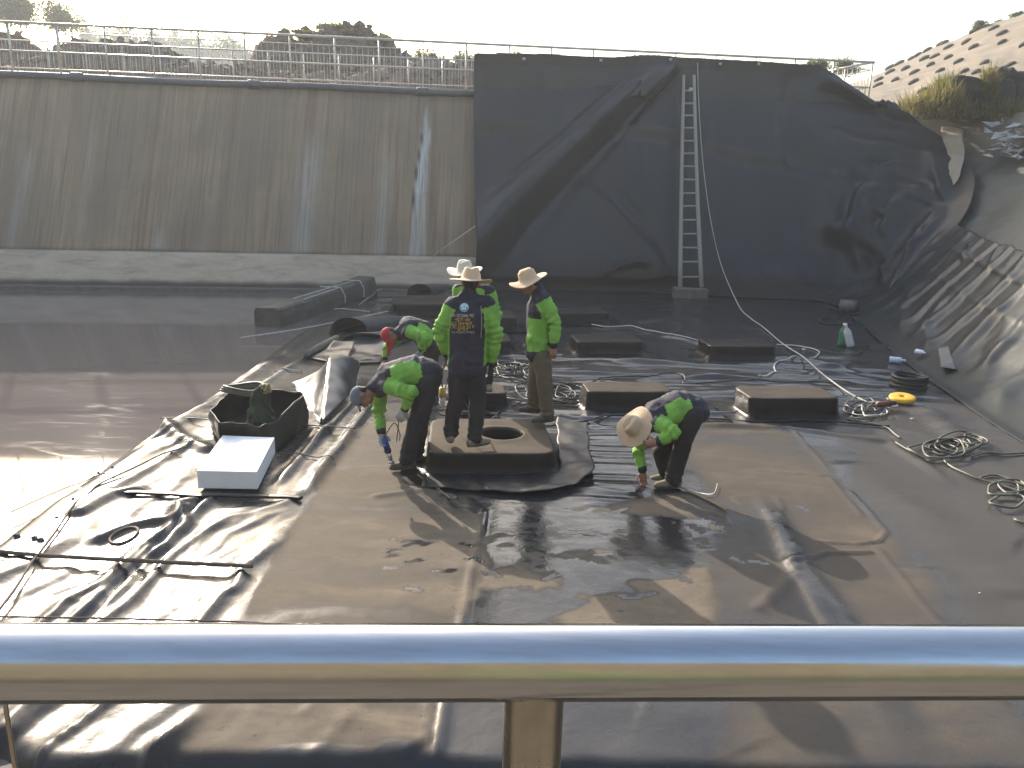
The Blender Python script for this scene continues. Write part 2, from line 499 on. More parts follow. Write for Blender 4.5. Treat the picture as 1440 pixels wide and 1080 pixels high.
f1 = wall_strip('wall_face', .86, RIM, M['wall'], extra=lambda X, Z: .75 * sstep(1.02, .86, Z + .10 * fbm(X * 3, Z * 0, 5)) + .45 * sstep(4.75, 5.0, Z) * fbm(X * 4, Z, 8), nx_=520, nz=120)
f2 = wall_strip('plinth', -.9, .87, qp.m, off=.06, nx_=400, nz=40, extra=lambda X, Z: np.clip(.92 * sstep(.24, .10, Z + .05 * fbm(X * 2, Z * 0, 2)) + .5 * sstep(.80, .87, Z), 0, 1))
for f in (f1, f2):
    f.parent = wl; f.matrix_parent_inverse = Matrix.Translation(-wl.location)
bm = bmesh.new()
rz = atan2(WD.y, WD.x); rot = Matrix.Rotation(rz, 3, 'Z')
for i in range(9):                                           # cast coping in bays with joints
    L = 4.05; cx = -24.2 + L / 2 + i * (L + .012) * WD.x
    o_ = wall_out(RIM) + .42
    add_box(bm, (cx + WN.x * o_, y_wall(cx) + WN.y * o_, RIM + .03), (L, .80, .26), .012, rot)
    c = bm_obj('coping', bm, simple('coping_concrete', (.36, .31, .26), (.24, .205, .17), .9, 5, bump=.5, bdist=.01) if i == 0 else cop_m, wl)
    cop_m = c.data.materials[0]; c.matrix_parent_inverse = Matrix.Translation(-wl.location); bm = bmesh.new()
bm.free()
# dark ledge at the waterline
bm = bmesh.new(); add_box(bm, (-13.3, y_wall(-13.3) - .16, -.02), (23.6, .34, .09), .01, rot)
c = bm_obj('ledge', bm, M['concrete'], wl); c.matrix_parent_inverse = Matrix.Translation(-wl.location)

# hose lying along the rim with couplings
pts = [];
for i in range(120):
    x = -24 + i * .2; o_ = wall_out(RIM) - .03
    pts.append(Vector((x + WN.x * o_, y_wall(x) + WN.y * o_, RIM + .055 + .03 * sin(x * .9) * .5)))
pts = [p for p in pts if p.x < -1.15]
hs = empty('rim_hose', pts[0], label='long dark grey hose lying along the top of the concrete wall', cat='hose')
o = tube('hose', pts, .085, M['hose'], None, 10); o.parent = hs; o.matrix_parent_inverse = Matrix.Translation(-hs.location)
for pxx in (105, 352, 595):
    p = min(pts, key=lambda q: abs(project(q)[0] - pxx))
    o = tube('coupling', [p - WD * .17, p - WD * .13, p + WD * .13, p + WD * .17], [.09, .115, .115, .09], M['hose'], None, 12)
    o.parent = hs; o.matrix_parent_inverse = Matrix.Translation(-hs.location)

# ------------------------------------------------------------------ floor liner
XL = -4.02
xs = np.arange(XL - .14, 9.4, .028)
ys = [3.02]
while ys[-1] < 23.2: ys.append(ys[-1] + (.020 + .0035 * max(0, ys[-1] - 4)))
ys = np.array(ys)
X, Y = np.meshgrid(xs, ys, indexing='ij')
X = X + 0.0
def g2(pts): return [(G(a, b).x, G(a, b).y) for a, b in pts]
Z = np.full(X.shape, .012)
# left, loose sheet with long folds
leftz = polymask(X, Y, g2([(-300, 1100), (-300, 640), (215, 600), (330, 560), (440, 575), (470, 625), (405, 740), (330, 880), (240, 1100)]), .10)
e = (G(330, 760) - G(200, 870)); th = atan2(e.y, e.x)
U = X * cos(th) + Y * sin(th); V = -X * sin(th) + Y * cos(th)
wv = (fbm(X * .9, Y * .9, 50) - .5) * 1.1
r1 = 1 - np.abs(2 * fbm(U * .42, (V + wv * .35) * 3.4, 51, 1) - 1) * 1.7
r2 = 1 - np.abs(2 * fbm(U * .8, (V + wv * .5) * 6.0, 57, 2) - 1) * 2.0
r3 = fbm(X * 16, Y * 16, 60, 3) - .5
fb = g2([(265, 600), (440, 545), (450, 600), (400, 700), (380, 712), (270, 706)]); flat_ = 1 - .85 * polymask(X, Y, fb, .12)
Z += leftz * flat_ * (.044 * np.clip(r1, -.2, 1) ** 2 + .024 * np.clip(r2, 0, 1) * sstep(.25, .5, fbm(X * .7, Y * .7, 55)) + .004 * r3)
# swirl folds near the strap
for P_, h, w in (([(285, 705), (250, 715), (262, 745), (235, 775), (190, 800)], .05, .05), ([(100, 735), (160, 700), (215, 690)], .05, .07),
                 ([(120, 770), (190, 742), (240, 735), (255, 715)], .05, .06), ([(220, 600), (255, 620), (300, 640)], .06, .09),
                 ([(225, 615), (300, 570), (400, 500), (470, 445)], .02, .06), ([(310, 585), (380, 640), (330, 700)], .03, .08)):
    Z += ridge(X, Y, g2(P_), h, w)
# groove where two left sheets meet
d, t, s_ = pdist(X, Y, g2([(290, 703), (200, 792), (125, 868), (60, 930), (0, 985)]))
Z += -.045 * np.exp(-(d / .022) ** 2) + .02 * np.exp(-((d - .06) / .04) ** 2)
seam_dark = np.exp(-(d / .03) ** 2)
# main dusty sheet: gentle
Z += (1 - leftz) * ((fbm(X * .8, Y * 1.1, 70, 3) - .5) * .035 + (fbm(X * 3, Y * 3, 75, 3) - .5) * .006)
# welds and folds
RD = [([(612, 1085), (628, 985), (650, 880), (668, 790), (684, 712)], .022, .030, .018),
      ([(590, 1085), (606, 985), (628, 880)], .008, .03, .03),
      ([(420, 1085), (520, 985), (630, 885)], .009, .05, .05),
      ([(1060, 686), (1072, 712), (1090, 745), (1104, 790), (1130, 830), (1152, 868), (1178, 905), (1212, 960), (1248, 1020), (1290, 1100)], .026, .11, .045),
      ([(1066, 690), (1096, 735), (1122, 790), (1165, 845), (1200, 900), (1262, 1000), (1320, 1100)], .030, .10, .12),
      ([(1092, 700), (1100, 716), (1094, 730)], .010, .03, .03),
      ([(1118, 770), (1108, 800), (1124, 812)], .014, .035, .03),
      ([(1110, 800), (1160, 782), (1230, 780)], .022, .03, .02),
      ([(1115, 812), (1090, 840), (1060, 862)], .015, .06, .05),
      ([(960, 600), (1050, 603), (1112, 608), (1145, 640), (1168, 668)], .010, .02, .02),
      ([(1060, 662), (1110, 666), (1170, 671)], .014, .018, .012),
      ([(1140, 764), (1200, 768), (1236, 764), (1246, 750), (1218, 716), (1192, 690)], .018, .022, .014),
      ([(1230, 768), (1290, 845), (1340, 900), (1420, 1000)], .012, .02, .03),
      ([(1165, 672), (1215, 730)], .012, .02, .02),
      ([(1180, 650), (1240, 690), (1330, 760), (1440, 850)], .045, .30, .22),
      ([(1250, 700), (1330, 740), (1440, 770)], .04, .20, .25),
      ([(1290, 800), (1360, 850), (1440, 930)], .05, .25, .2),
      ([(900, 985), (1000, 1010), (1060, 1060)], .018, .25, .2),
      ([(330, 1010), (480, 1030), (640, 1040)], .012, .20, .2),
      ([(440, 985), (520, 1025), (590, 1060)], .03, .10, .12),
      ([(520, 700), (600, 690), (640, 700)], .02, .03, .05)]
shiny = np.zeros(X.shape); crk = fbm(X * 5, Y * 5, 77, 3)
for i_, (P_, h, w, w2) in enumerate(RD):
    Z += ridge(X, Y, g2(P_), h, w, w2, .28 if i_ in (3, 4) else .06) * ((.9 + .2 * crk) if w < .09 else 1) * (.4 if w >= .2 else 1)
    if 3 <= i_ <= 4: shiny = np.maximum(shiny, ridge(X, Y, g2(P_), .8, .11, .08, .25))
Z += shiny * (fbm(X * 5, Y * 5, 79, 2) - .5) * .008
# cross wrinkles: right of the big block and behind the front row
cz = polymask(X, Y, g2([(800, 585), (905, 590), (905, 700), (835, 715), (790, 690)]), .12)
Z += cz * .020 * np.clip(1 - np.abs(2 * fbm(X * .9 + 3, Y * 5.5, 80, 2) - 1) * 2.4, 0, 1)
mz = sstep(8.4, 9.2, Y) * sstep(14.0, 12.2, Y) * sstep(-1.5, -.6, X) * sstep(6.6, 5.5, X)
Z += mz * (.050 * np.clip(1 - np.abs(2 * fbm(X * .35, Y * 2.2 + .3 * np.sin(X), 83, 2) - 1) * 2.6, 0, 1) + .018 * (fbm(X * 3, Y * 5, 86, 3) - .5))
fz = sstep(12.5, 14, Y)
Z += fz * ((fbm(X * .7, Y * 1.3, 90, 3) - .5) * .09 + .012 * (fbm(X * 3, Y * 4, 93, 2) - .5))
for P_, h, w in (([(900, 470), (960, 480), (1040, 500), (1140, 512), (1230, 530)], .06, .12), ([(640, 498), (760, 505), (900, 512), (1100, 522), (1280, 540)], .05, .10),
                 ([(680, 520), (800, 528), (950, 530), (1100, 540)], .045, .07), ([(960, 600), (1100, 606), (1250, 625), (1350, 690)], .035, .07),
                 ([(1200, 560), (1300, 580), (1400, 660)], .05, .18), ([(880, 455), (930, 452), (990, 440)], .05, .15),
                 ([(730, 600), (790, 590), (850, 605), (930, 600)], .02, .05)):
    Z += ridge(X, Y, g2(P_), h, w, None, .15)
# left strip near the boxes: long curved folds
for P_, h, w in (([(430, 700), (470, 640), (500, 600), (545, 540), (580, 500)], .05, .06), ([(385, 690), (430, 640), (475, 590), (520, 540)], .05, .05),
                 ([(345, 560), (420, 510), (470, 475)], .04, .05), ([(400, 660), (450, 600)], .03, .04)):
    Z += ridge(X, Y, g2(P_), h, w, None, .1)
# outer edges
lipl = sstep(XL + .16, XL - .12, X + .05 * (fbm(X * 0, Y * 2.0, 100) - .5))
Z -= lipl * .16
Z += .04 * np.exp(-((X - XL - .25) / .14) ** 2) * (fbm(X * 0, Y * .9, 101) * 1.4)
yl = 3.36 + .10 * (fbm(X * 1.1, Y * 0, 103) - .5) + .12 * np.exp(-((X + 2.2) / .3) ** 2) * -1 + .18 * np.clip(-X - 2.2, 0, 1)
Z -= .5 * sstep(yl + .08, yl - .30, Y) ** 1.3
# under the side slopes
fxy = np.interp(Y, _fy[_fs > 11.5][::-1], _fx[_fs > 11.5][::-1])
outd = np.where(Y < 19.3, X - fxy, 0)
outw = Y - y_wall(X)
# dusty and wet areas, their outlines broken up
Xr, Yr = X, Y
X = Xr + (fbm(Xr * 1.1, Yr * 1.1, 180, 4) - .5) * .55; Y = Yr + (fbm(Xr * 1.1 + 9, Yr * 1.1, 184, 4) - .5) * .55
dust = .04 + .10 * fbm(X * .7, Y * .5, 110)
A1 = polymask(X, Y, g2([(225, 1090), (330, 880), (400, 742), (445, 690), (478, 622), (520, 592), (606, 600), (600, 705), (690, 722), (672, 800), (662, 880), (610, 1090)]), .035)
A2 = polymask(X, Y, g2([(952, 598), (1112, 604), (1150, 640), (1205, 705), (1250, 765), (1340, 872), (1500, 1090), (1020, 1090), (1010, 860), (1000, 700), (965, 660)]), .22)
A3 = polymask(X, Y, g2([(600, 700), (1010, 700), (1040, 1090), (600, 1090)]), .10)
st = fbm(X * .35, Y * 3.2, 112, 4)
dust = np.maximum(dust, A1 * (.66 + .50 * (st - .5) * 2 + .35 * (fbm(X * .8, Y * .8, 190) - .5)))
dust = np.maximum(dust, A2 * (.40 + .9 * (fbm(X * .6, Y * 1.1, 115) - .5)))
dust = np.maximum(dust, A3 * (.05 + .75 * sstep(.52, .60, fbm(X * 1.3, Y * 1.9, 118, 5))))
dust = np.maximum(dust, .26 * polymask(X, Y, g2([(1170, 600), (1200, 690), (1250, 765), (1340, 872), (1500, 1090), (1900, 1090), (1700, 640), (1440, 600), (1320, 560)]), .25))
dust = np.maximum(dust, .16 * polymask(X, Y, g2([(1180, 560), (1330, 580), (1500, 700), (1500, 800), (1200, 680)]), .25))
leftz_d = leftz
dust = dust * (1 - leftz) + leftz_d * (.10 + .12 * fbm(X * 2, Y * 2, 117))
dust *= 1 - .85 * shiny
X, Y = Xr, Yr
dust = np.where(seam_dark > .3, 0, dust)
dust *= (1 - .85 * polymask(X, Y, g2([(785, 590), (905, 590), (900, 700), (835, 715)]), .06))
wet = np.clip(A3 * 1.0 + .6 * A1 * sstep(.5, .6, fbm(X * .8, Y * .8, 120)) + .5 * mz + .35 * A2 + .25, 0, 1)
wet = wet * (1 - leftz) + .35 * leftz
# marks scraped by feet and strips of the old tape near the workers
mk = np.zeros(X.shape)
rr = random.Random(5)
for (px_, py_, n_, sp_) in ((820, 775, 26, 75), (640, 800, 12, 60), (1010, 720, 22, 45), (590, 770, 8, 60), (980, 790, 8, 60)):
    for _ in range(n_):
        cx, cy = px_ + rr.gauss(0, sp_), py_ + rr.gauss(0, sp_ * .38)
        a = rr.uniform(-.6, .6) + (.6 if px_ > 900 else 0); L = rr.uniform(8, 26)
        d, t, _ = pdist(X, Y, g2([(cx, cy), (cx + L * cos(a), cy + L * .5 * sin(a))]))
        mk = np.maximum(mk, sstep(.035, .012, d + .03 * (fbm(X * 20, Y * 20, 130) - .5)))
pale = polymask(X, Y, g2([(930, 690), (1060, 690), (1080, 760), (960, 780)]), .2)
dust = np.where(mk > .3, np.where(pale > .5, .55, .04), dust)
dust = np.clip(dust, 0, 1)

hole = np.hypot((X - G(706, 604, .3).x), (Y - G(706, 604, .3).y)) < .26
bad = ((X - fxy > .55) & (Y < 19.3)) | (outw > .35) | hole
def keep(f): return ~bad.ravel()[f].any(1)
floor = mesh_obj('floor_liner', np.stack([X, Y, Z], -1).reshape(-1, 3), grid_faces(*X.shape, keep=keep), M['liner'],
                 attrs={'dust': dust.ravel(), 'wet': wet.ravel()}, kind='structure')
_fX, _fY, _fZ = xs, ys, Z
def floor_z(x, y):
    i = min(max(int(round((x - _fX[0]) / .028)), 0), len(_fX) - 1); j = min(max(int(np.searchsorted(_fY, y)), 0), len(_fY) - 1)
    return float(_fZ[i, j])
def F(px, py, dz=0.0):
    p = G(px, py); return Vector((p.x, p.y, max(floor_z(p.x, p.y), 0) + dz))

# ------------------------------------------------------------------ bank under and above the liner on the right
ss = np.arange(8.6, _fs[-1] - .1, .10); tt = np.arange(0, 12.5, .10)
Sg, Tg = np.meshgrid(ss, tt, indexing='ij')
P, Nn = surf(Sg, Tg, up=False)
bump_ = (fbm(Sg * .5, Tg * .5, 140) - .5) * .35 * sstep(3.0, 4.5, Tg) + (fbm(Sg * 3, Tg * 3, 143) - .5) * .07
P = P + Nn * (bump_ - .10)[..., None]
qb = N('bank_surface'); v = qb.coords()
a_ = qb.noise(1.1, 7, .62, v, .8); b_ = qb.noise(6, 6, .7, v)
col = qb.ramp(a_, [(.30, (.045, .047, .038)), (.48, (.085, .087, .072)), (.62, (.115, .114, .098)), (.80, (.16, .155, .14))])
col = qb.mix(qb.attr('earthy'), col, qb.mix(b_, (.30, .25, .18), (.20, .165, .115)))
col = qb.mix(qb.ramp(b_, [(.66, 0), (.74, 1)]), col, (.40, .39, .37))
qb.set(Base_Color=col, Roughness=qb.ramp(a_, [(.3, .42), (.7, .75)]), Normal=qb.bump(b_, .5, .03))
earthy = sstep(6.1, 6.7, Tg + .4 * fbm(Sg, Tg, 145))
mesh_obj('embankment', P.reshape(-1, 3), grid_faces(*Sg.shape), qb.m, attrs={'earthy': earthy.ravel()}, kind='structure')

# ------------------------------------------------------------------ hanging curtain liner and slope liner
EDGE = np.array([(640, 80), (668, 80), (760, 80.5), (850, 86), (900, 83), (945, 80), (1040, 84), (1100, 85), (1138, 88), (1160, 100), (1200, 124), (1240, 148), (1280, 170), (1294, 182), (1303, 200), (1318, 250), (1336, 290), (1347, 318), (1375, 336), (1400, 346), (1440, 357), (1560, 395), (3000, 900)], float)
def cover(name, s0, s1, ds, dt, mat, folds, off, edge_add=0.0, jag=.02, **k):
    ss = np.arange(s0, s1, ds)
    # height of the top edge at every s
    tprobe = np.arange(0, 9.5, .02)
    Sp, Tp = np.meshgrid(ss, tprobe, indexing='ij')
    Pp, _ = surf(Sp, Tp); px, py = project(Pp)
    depth = (Pp @ np.array(_fw) - CAM.dot(_fw))
    above = (py < np.interp(px, EDGE[:, 0], EDGE[:, 1]) + edge_add) & (Tp > 1.0)
    above |= (Pp[..., 2] > 6.2)
    first = np.where(above.any(1), above.argmax(1), len(tprobe) - 1)
    tm = tprobe[first]
    beyond = depth.min(1) < 1.0
    tm = np.where(beyond | (px[:, 0] > 1900), np.minimum(tm, 2.6), tm)
    # keep the edge from jumping too fast
    for i in range(1, len(tm)): tm[i] = min(max(tm[i], tm[i - 1] - ds * 2.2), tm[i - 1] + ds * 2.2)
    tm = tm + (fbm(ss * 2, ss * 0, 150) - .5) * jag
    nt = int(tm.max() / dt) + 2
    lin = np.linspace(0, 1, nt)
    Sg = np.repeat(ss[:, None], nt, 1); Tg = tm[:, None] * lin[None, :]
    P, Nn = surf(Sg, Tg); px, py = project(P)
    ok = P @ np.array(_fw) > 1
    D = np.full(Sg.shape, float(off))
    def st(q):
        dd = np.where(ok, np.hypot(px - q[0], py - q[1]), 1e9); i = np.unravel_index(dd.argmin(), dd.shape)
        return (Sg[i], Tg[i])
    for P_, h, w, w2 in folds:
        D += ridge(Sg, Tg, [st(q) for q in P_], h, w, w2, .18, 1.35 if (P_[0][0] > 1190 or P_[-1][0] > 1190) else 2)
    if name == 'curtain':      # the long diagonal fold: a crest with a deep hollow under it
        d_, t_, s_ = pdist(Sg, Tg, [st(q) for q in [(948, 86), (900, 130), (840, 185), (770, 245), (710, 300), (655, 350)]])
        wb = .22 + .75 * t_
        sgn = s_ * FOLD_SIDE
        D += np.where(sgn > 0, (.60 * (1 - sstep(0, 1, d_ / wb)) - .10 * np.exp(-((d_ / wb - 1.1) / .3) ** 2)), .60 * np.exp(-(d_ / .55) ** 1.4)) * sstep(0, .12, t_)
    return ss, Sg, Tg, P, Nn, D, px, py, tm
FOLD_SIDE = 1
CF = [      ([(930, 92), (860, 148), (790, 205), (720, 262), (662, 305)], .12, .10, .10),
      ([(800, 250), (850, 300), (893, 345), (935, 395), (950, 408)], .16, .16, .40),
      ([(835, 240), (875, 290), (915, 340), (945, 385)], -.08, .14, .14),
      ([(842, 398), (862, 385), (885, 380), (912, 383)], .22, .10, .05),
      ([(980, 90), (983, 200), (985, 300), (990, 380)], .05, .25, .25),
      ([(950, 95), (952, 200), (950, 330), (946, 400)], -.06, .12, .12),
      ([(1142, 95), (1112, 130), (1104, 190), (1112, 240), (1122, 265)], -.22, .22, .22),
      ([(1160, 108), (1130, 130), (1120, 180), (1150, 250)], .12, .20, .25),
      ([(1060, 110), (1075, 180), (1090, 260), (1095, 330)], .06, .3, .3),
      ([(1150, 106), (1200, 130), (1250, 158), (1292, 184)], .30, .16, .22),
      ([(1140, 125), (1165, 132), (1210, 150), (1285, 190)], -.20, .16, .16),
      ([(1296, 205), (1262, 218), (1225, 240), (1195, 275), (1180, 320), (1176, 360)], 0.51, 0.27, 0.36),
      ([(1270, 220), (1240, 245), (1205, 300), (1192, 350)], -0.37, 0.27, 0.24),
      ([(1318, 232), (1285, 246), (1250, 255), (1222, 285), (1203, 330), (1196, 370)], 0.44, 0.19, 0.24),
      ([(1240, 268), (1215, 310), (1210, 360), (1214, 398)], 0.34, 0.16, 0.19),
      ([(1310, 262), (1262, 275), (1236, 300), (1222, 340)], 0.27, 0.11, 0.12),
      ([(1325, 268), (1285, 292), (1255, 330), (1245, 350)], 0.27, 0.11, 0.12),
      ([(1312, 290), (1270, 312), (1235, 322)], 0.24, 0.08, 0.10),
      ([(1220, 350), (1232, 385), (1228, 410), (1205, 412)], -0.27, 0.16, 0.17),
      ([(1180, 290), (1170, 240), (1188, 190)], 0.14, 0.20, 0.18),
      ([(1338, 300), (1300, 345), (1262, 380), (1205, 410), (1150, 425)], 0.17, 0.09, 0.12),
      ([(1315, 215), (1322, 255), (1330, 290)], 0.24, 0.11, 0.10),
      ([(1300, 215), (1255, 258), (1230, 325), (1226, 395)], .16, .09, .14), ([(1325, 250), (1275, 298), (1246, 358), (1238, 412)], .14, .08, .12), ([(1338, 280), (1298, 335), (1268, 390), (1248, 432)], .13, .08, .12),
      ([(1180, 150), (1165, 230), (1150, 310), (1140, 400)], .07, .22, .30), ([(1240, 190), (1195, 240), (1165, 310), (1158, 390)], .10, .16, .26),
      ([(700, 110), (705, 200), (700, 280)], .03, .3, .3), ([(760, 90), (770, 150), (800, 200)], .03, .2, .2)]
ss, Sg, Tg, P, Nn, D, px, py, tm = cover('curtain', 1.15, 13.2, .045, .045, None, CF, .10)
crum = np.exp(-(((px - 1285) / 42) ** 2 + ((py - 325) / 45) ** 2))
D += crum * .05 * (1 - np.abs(2 * fbm(Sg * 2.2 + .5 * Tg, Tg * 2.0, 160, 3) - 1) * 1.8)
right_ = sstep(1080, 1200, px) * sstep(60, 0, np.abs(py - 280) - 90)
D += right_ * .05 * (fbm(Sg * .9 + .7 * Tg, Tg * .8 - .4 * Sg, 163, 3) - .5)
D += (fbm(Sg * .8, Tg * .35, 165, 3) - .5) * .07
D += .025 * (fbm(Sg * 5, Tg * 1.2, 166, 2) - .5)
D = np.maximum(D, .01) * sstep(0, .5, Tg) + (.34 + .16 * sstep(4.3, 4.8, Tg)) * sstep(11.5, 9.5, Sg) * sstep(.05, .5, Tg)
Pd = P + Nn * D[..., None]
# the lower end runs out onto the floor
low = sstep(.5, 0, Tg)
Pd[..., 2] = np.maximum(Pd[..., 2], 0.035)
cdust = np.clip(.18 * fbm(Sg * .6, Tg * .6, 168) + .35 * sstep(.45, .9, np.exp(-((Tg - tm[:, None] + .1) / .25) ** 2)) * (px < 1150) + .25 * sstep(1.2, .2, Tg), 0, 1)
V_ = Pd.reshape(-1, 3)
cur = mesh_obj('liner_curtain', V_, grid_faces(*Sg.shape), M['curtain'], attrs={'dust': cdust.ravel(), 'wet': 0 * cdust.ravel()},
               label='big black liner sheet draped over the railing and down the back wall', cat='liner sheet')
so = cur.modifiers.new('thick', 'SOLIDIFY'); so.thickness = .006; so.offset = 0
SF = [([(1330, 352), (1372, 372), (1440, 404), (1520, 440)], .022, .06, .03),
      ([(1296, 378), (1340, 410), (1390, 436), (1440, 462), (1520, 500)], .016, .08, .05),
      ([(1440, 430), (1400, 455), (1355, 500), (1330, 530)], .05, .22, .16),
      ([(1440, 480), (1410, 505), (1380, 545)], .05, .16, .16),
      ([(1440, 530), (1412, 560), (1400, 590)], .05, .14, .14),
      ([(1370, 345), (1360, 375)], .06, .06, .06), ([(1410, 352), (1398, 378)], .05, .05, .05),
      ([(1300, 400), (1275, 440), (1270, 480)], .08, .2, .2),
      ([(1340, 420), (1310, 465), (1305, 505)], .07, .16, .16)]
ss, Sg, Tg, P, Nn, D, px, py, tm = cover('slope', 12.7, 30.5, .055, .045, None, SF, .10, jag=.10)
D += (fbm(Sg * 1.1 + .8 * Tg, Tg * .9, 170, 3) - .5) * .07 * sstep(0, .8, Tg)
D += .055 * np.clip(np.sin(2 * pi * (Sg / 1.05 + Tg * .42 + .55 * fbm(Sg * .5, Tg * .5, 177))), -.2, 1) ** 2 * sstep(.3, 1.0, Tg)
D += .035 * np.clip(1 - np.abs(2 * fbm(Sg * .8 + Tg * .5, Tg * .4, 171, 2) - 1) * 2.2, 0, 1)
D += .012 * (fbm(Sg * 5, Tg * 3, 173, 2) - .5) + .03 * sstep(14.5, 13.2, Sg)
Pd = P + Nn * (np.maximum(D, .03) * sstep(0, .6, Tg))[..., None]
Pd[..., 2] = np.maximum(Pd[..., 2], 0.028)
sd_ = np.clip(.18 * fbm(Sg * .6, Tg * .8, 175) + .20 * sstep(1.0, .3, Tg), 0, 1)
sl = mesh_obj('slope_liner', Pd.reshape(-1, 3), grid_faces(*Sg.shape), M['slope_liner'], attrs={'dust': sd_.ravel(), 'wet': 0 * sd_.ravel()},
              label='wrinkled grey liner sheet lying up the right hand slope', cat='liner sheet')
so = sl.modifiers.new('thick', 'SOLIDIFY'); so.thickness = .006; so.offset = 0

def on_curtain(px_, py_, off=.12):
    """point just in front of the hanging liner seen at a pixel"""
    best = None; me = cur.data
    return None
_cP = V_.copy(); _cpx, _cpy = project(_cP)
def CUR(px_, py_, off=.03):
    i = int(np.hypot(_cpx - px_, _cpy - py_).argmin()); q = Vector(_cP[i])
    d = ray(px_, py_)
    return CAM + d * ((q.y - off - CAM.y) / d.y)
def reparent(o, root):
    o.parent = root; o.matrix_parent_inverse = Matrix.Translation(root.location).inverted() if root.rotation_euler.z == 0 else root.matrix_basis.inverted()
    return o
def knot(name, p, r, mat, root=None, seed=0):
    rr = random.Random(seed); pts = []
    for i in range(26):
        a = i * 1.9; pts.append(Vector(p) + Vector((cos(a) * r * rr.uniform(.4, 1), sin(a * 1.3) * r * rr.uniform(.4, 1), r * .6 * sin(a * .7) + r * .5)))
    return tube(name, smooth_path(pts, .5), r * .22, mat, None, 5)

# ------------------------------------------------------------------ rim railing
def rail_pt(x, z): o_ = wall_out(RIM) + .62; return Vector((x + WN.x * o_, y_wall(x) + WN.y * o_, z))
def x_at_px(px_, z):
    lo, hi = -30, 20
    for _ in range(40):
        m = (lo + hi) / 2; q = project([rail_pt(m, z)])[0][0]
        if q < px_: lo = m
        else: hi = m
    return lo
ZB = RIM + .16
rl = empty('steel_railing', rail_pt(-8, ZB), label='long stainless steel railing along the top of the back wall', cat='railing')
xR = x_at_px(1228, 6.5); bay = 1.18; nb = 27
xsP = [xR - i * bay for i in range(nb)]
R0 = rl
def rp(o): return reparent(o, R0)
rp(tube('top_rail', [rail_pt(xR - (nb - 1) * bay - .5, ZB + 1.25), rail_pt(xR + .05, ZB + 1.25)], .034, M['far_steel'], None, 10))
rp(tube('upper_rail', [rail_pt(xsP[-1], ZB + 1.04), rail_pt(xR, ZB + 1.04)], .013, M['far_steel'], None, 6))
rp(tube('middle_rail', [rail_pt(xsP[-1], ZB + .56), rail_pt(xR, ZB + .56)], .022, M['far_steel'], None, 6))
rp(tube('lower_rail', [rail_pt(xsP[-1], ZB + .14), rail_pt(xR, ZB + .14)], .016, M['far_steel'], None, 6))
p0 = tube('post', [Vector((0, 0, 0)), Vector((0, 0, 1.25))], .026, M['far_steel'], None, 8)
p0.parent = R0; p0.location = rail_pt(xsP[0], ZB) - R0.location
for x in xsP[1:]: share(p0, R0, rail_pt(x, ZB) - R0.location)
b0 = tube('baluster', [Vector((0, 0, .14)), Vector((0, 0, 1.04))], .0075, M['far_steel'], None, 5)
b0.parent = R0; b0.location = rail_pt(xsP[0] - .13, ZB) - R0.location
b1 = tube('baluster', [Vector((0, 0, .14)), Vector((0, 0, .56))], .0075, M['far_steel'], None, 5)
b1.parent = R0; b1.location = rail_pt(xsP[-1] + .13, ZB) - R0.location
for i in range(nb - 1):
    for k in range(1, 8):
        x = xsP[i] - bay * k / 8
        q = project([rail_pt(x, ZB)])[0][0]
        if q < -10: continue
        share(b0 if q > 315 else b1, R0, rail_pt(x, ZB) - R0.location)
# short return of the railing at the corner
c0 = rail_pt(xR, ZB + 1.25); c1 = G(1130, 106, ZB + 1.25); dd = (c1 - c0); dd.z = 0; dn = dd.normalized(); Lr = min(dd.length, 9)
sr = empty('corner_railing', c0 - Vector((0, 0, 1.25)), label='short return of steel railing running back from the wall corner', cat='railing')
R0 = sr
for z, r in ((0, .034), (-.21, .013), (-.69, .02), (-1.11, .016)):
    rp(tube('rail', [c0 + Vector((0, 0, z)) + dn * .05, c0 + dn * Lr + Vector((0, 0, z))], r, M['far_steel'], None, 6))
for i in range(1, int(Lr / 1.2) + 1): share(p0, R0, dn * 1.2 * i)
for i in range(1, int(Lr / .15)): share(b0, R0, dn * .15 * i)
# lower railing behind
r2 = empty('low_railing', rail_pt(-8, ZB) + WN * 3, label='lower steel railing standing a few metres behind the rim railing', cat='railing')
R0 = r2
def r2p(x, z): return rail_pt(x, z) + WN * 3.0
x0_, x1_ = -16.5, 1.5
for z, r in ((1.22, .022), (.94, .012), (.22, .014)):
    rp(tube('rail', [r2p(x0_, ZB + z), r2p(x1_, ZB + z)], r, M['far_steel'], None, 6))
q0 = tube('post', [Vector((0, 0, 0)), Vector((0, 0, 1.22))], .022, M['far_steel'], None, 6); q0.parent = R0; q0.location = r2p(x0_, ZB) - R0.location
for i in range(1, 18): share(q0, R0, r2p(x0_ + i * 1.05, ZB) - R0.location)
V, F_ = [], []
for i in range(180):
    v_, f_ = tube_data([Vector(r2p(x0_ + i * .1, ZB + .22)), Vector(r2p(x0_ + i * .1, ZB + 1.22))], .005, 4, caps=False)
    F_ += [tuple(a + len(V) for a in f) for f in f_]; V += v_
rp(mesh_obj('thin_bars', V, F_, M['far_steel'], kind='stuff'))

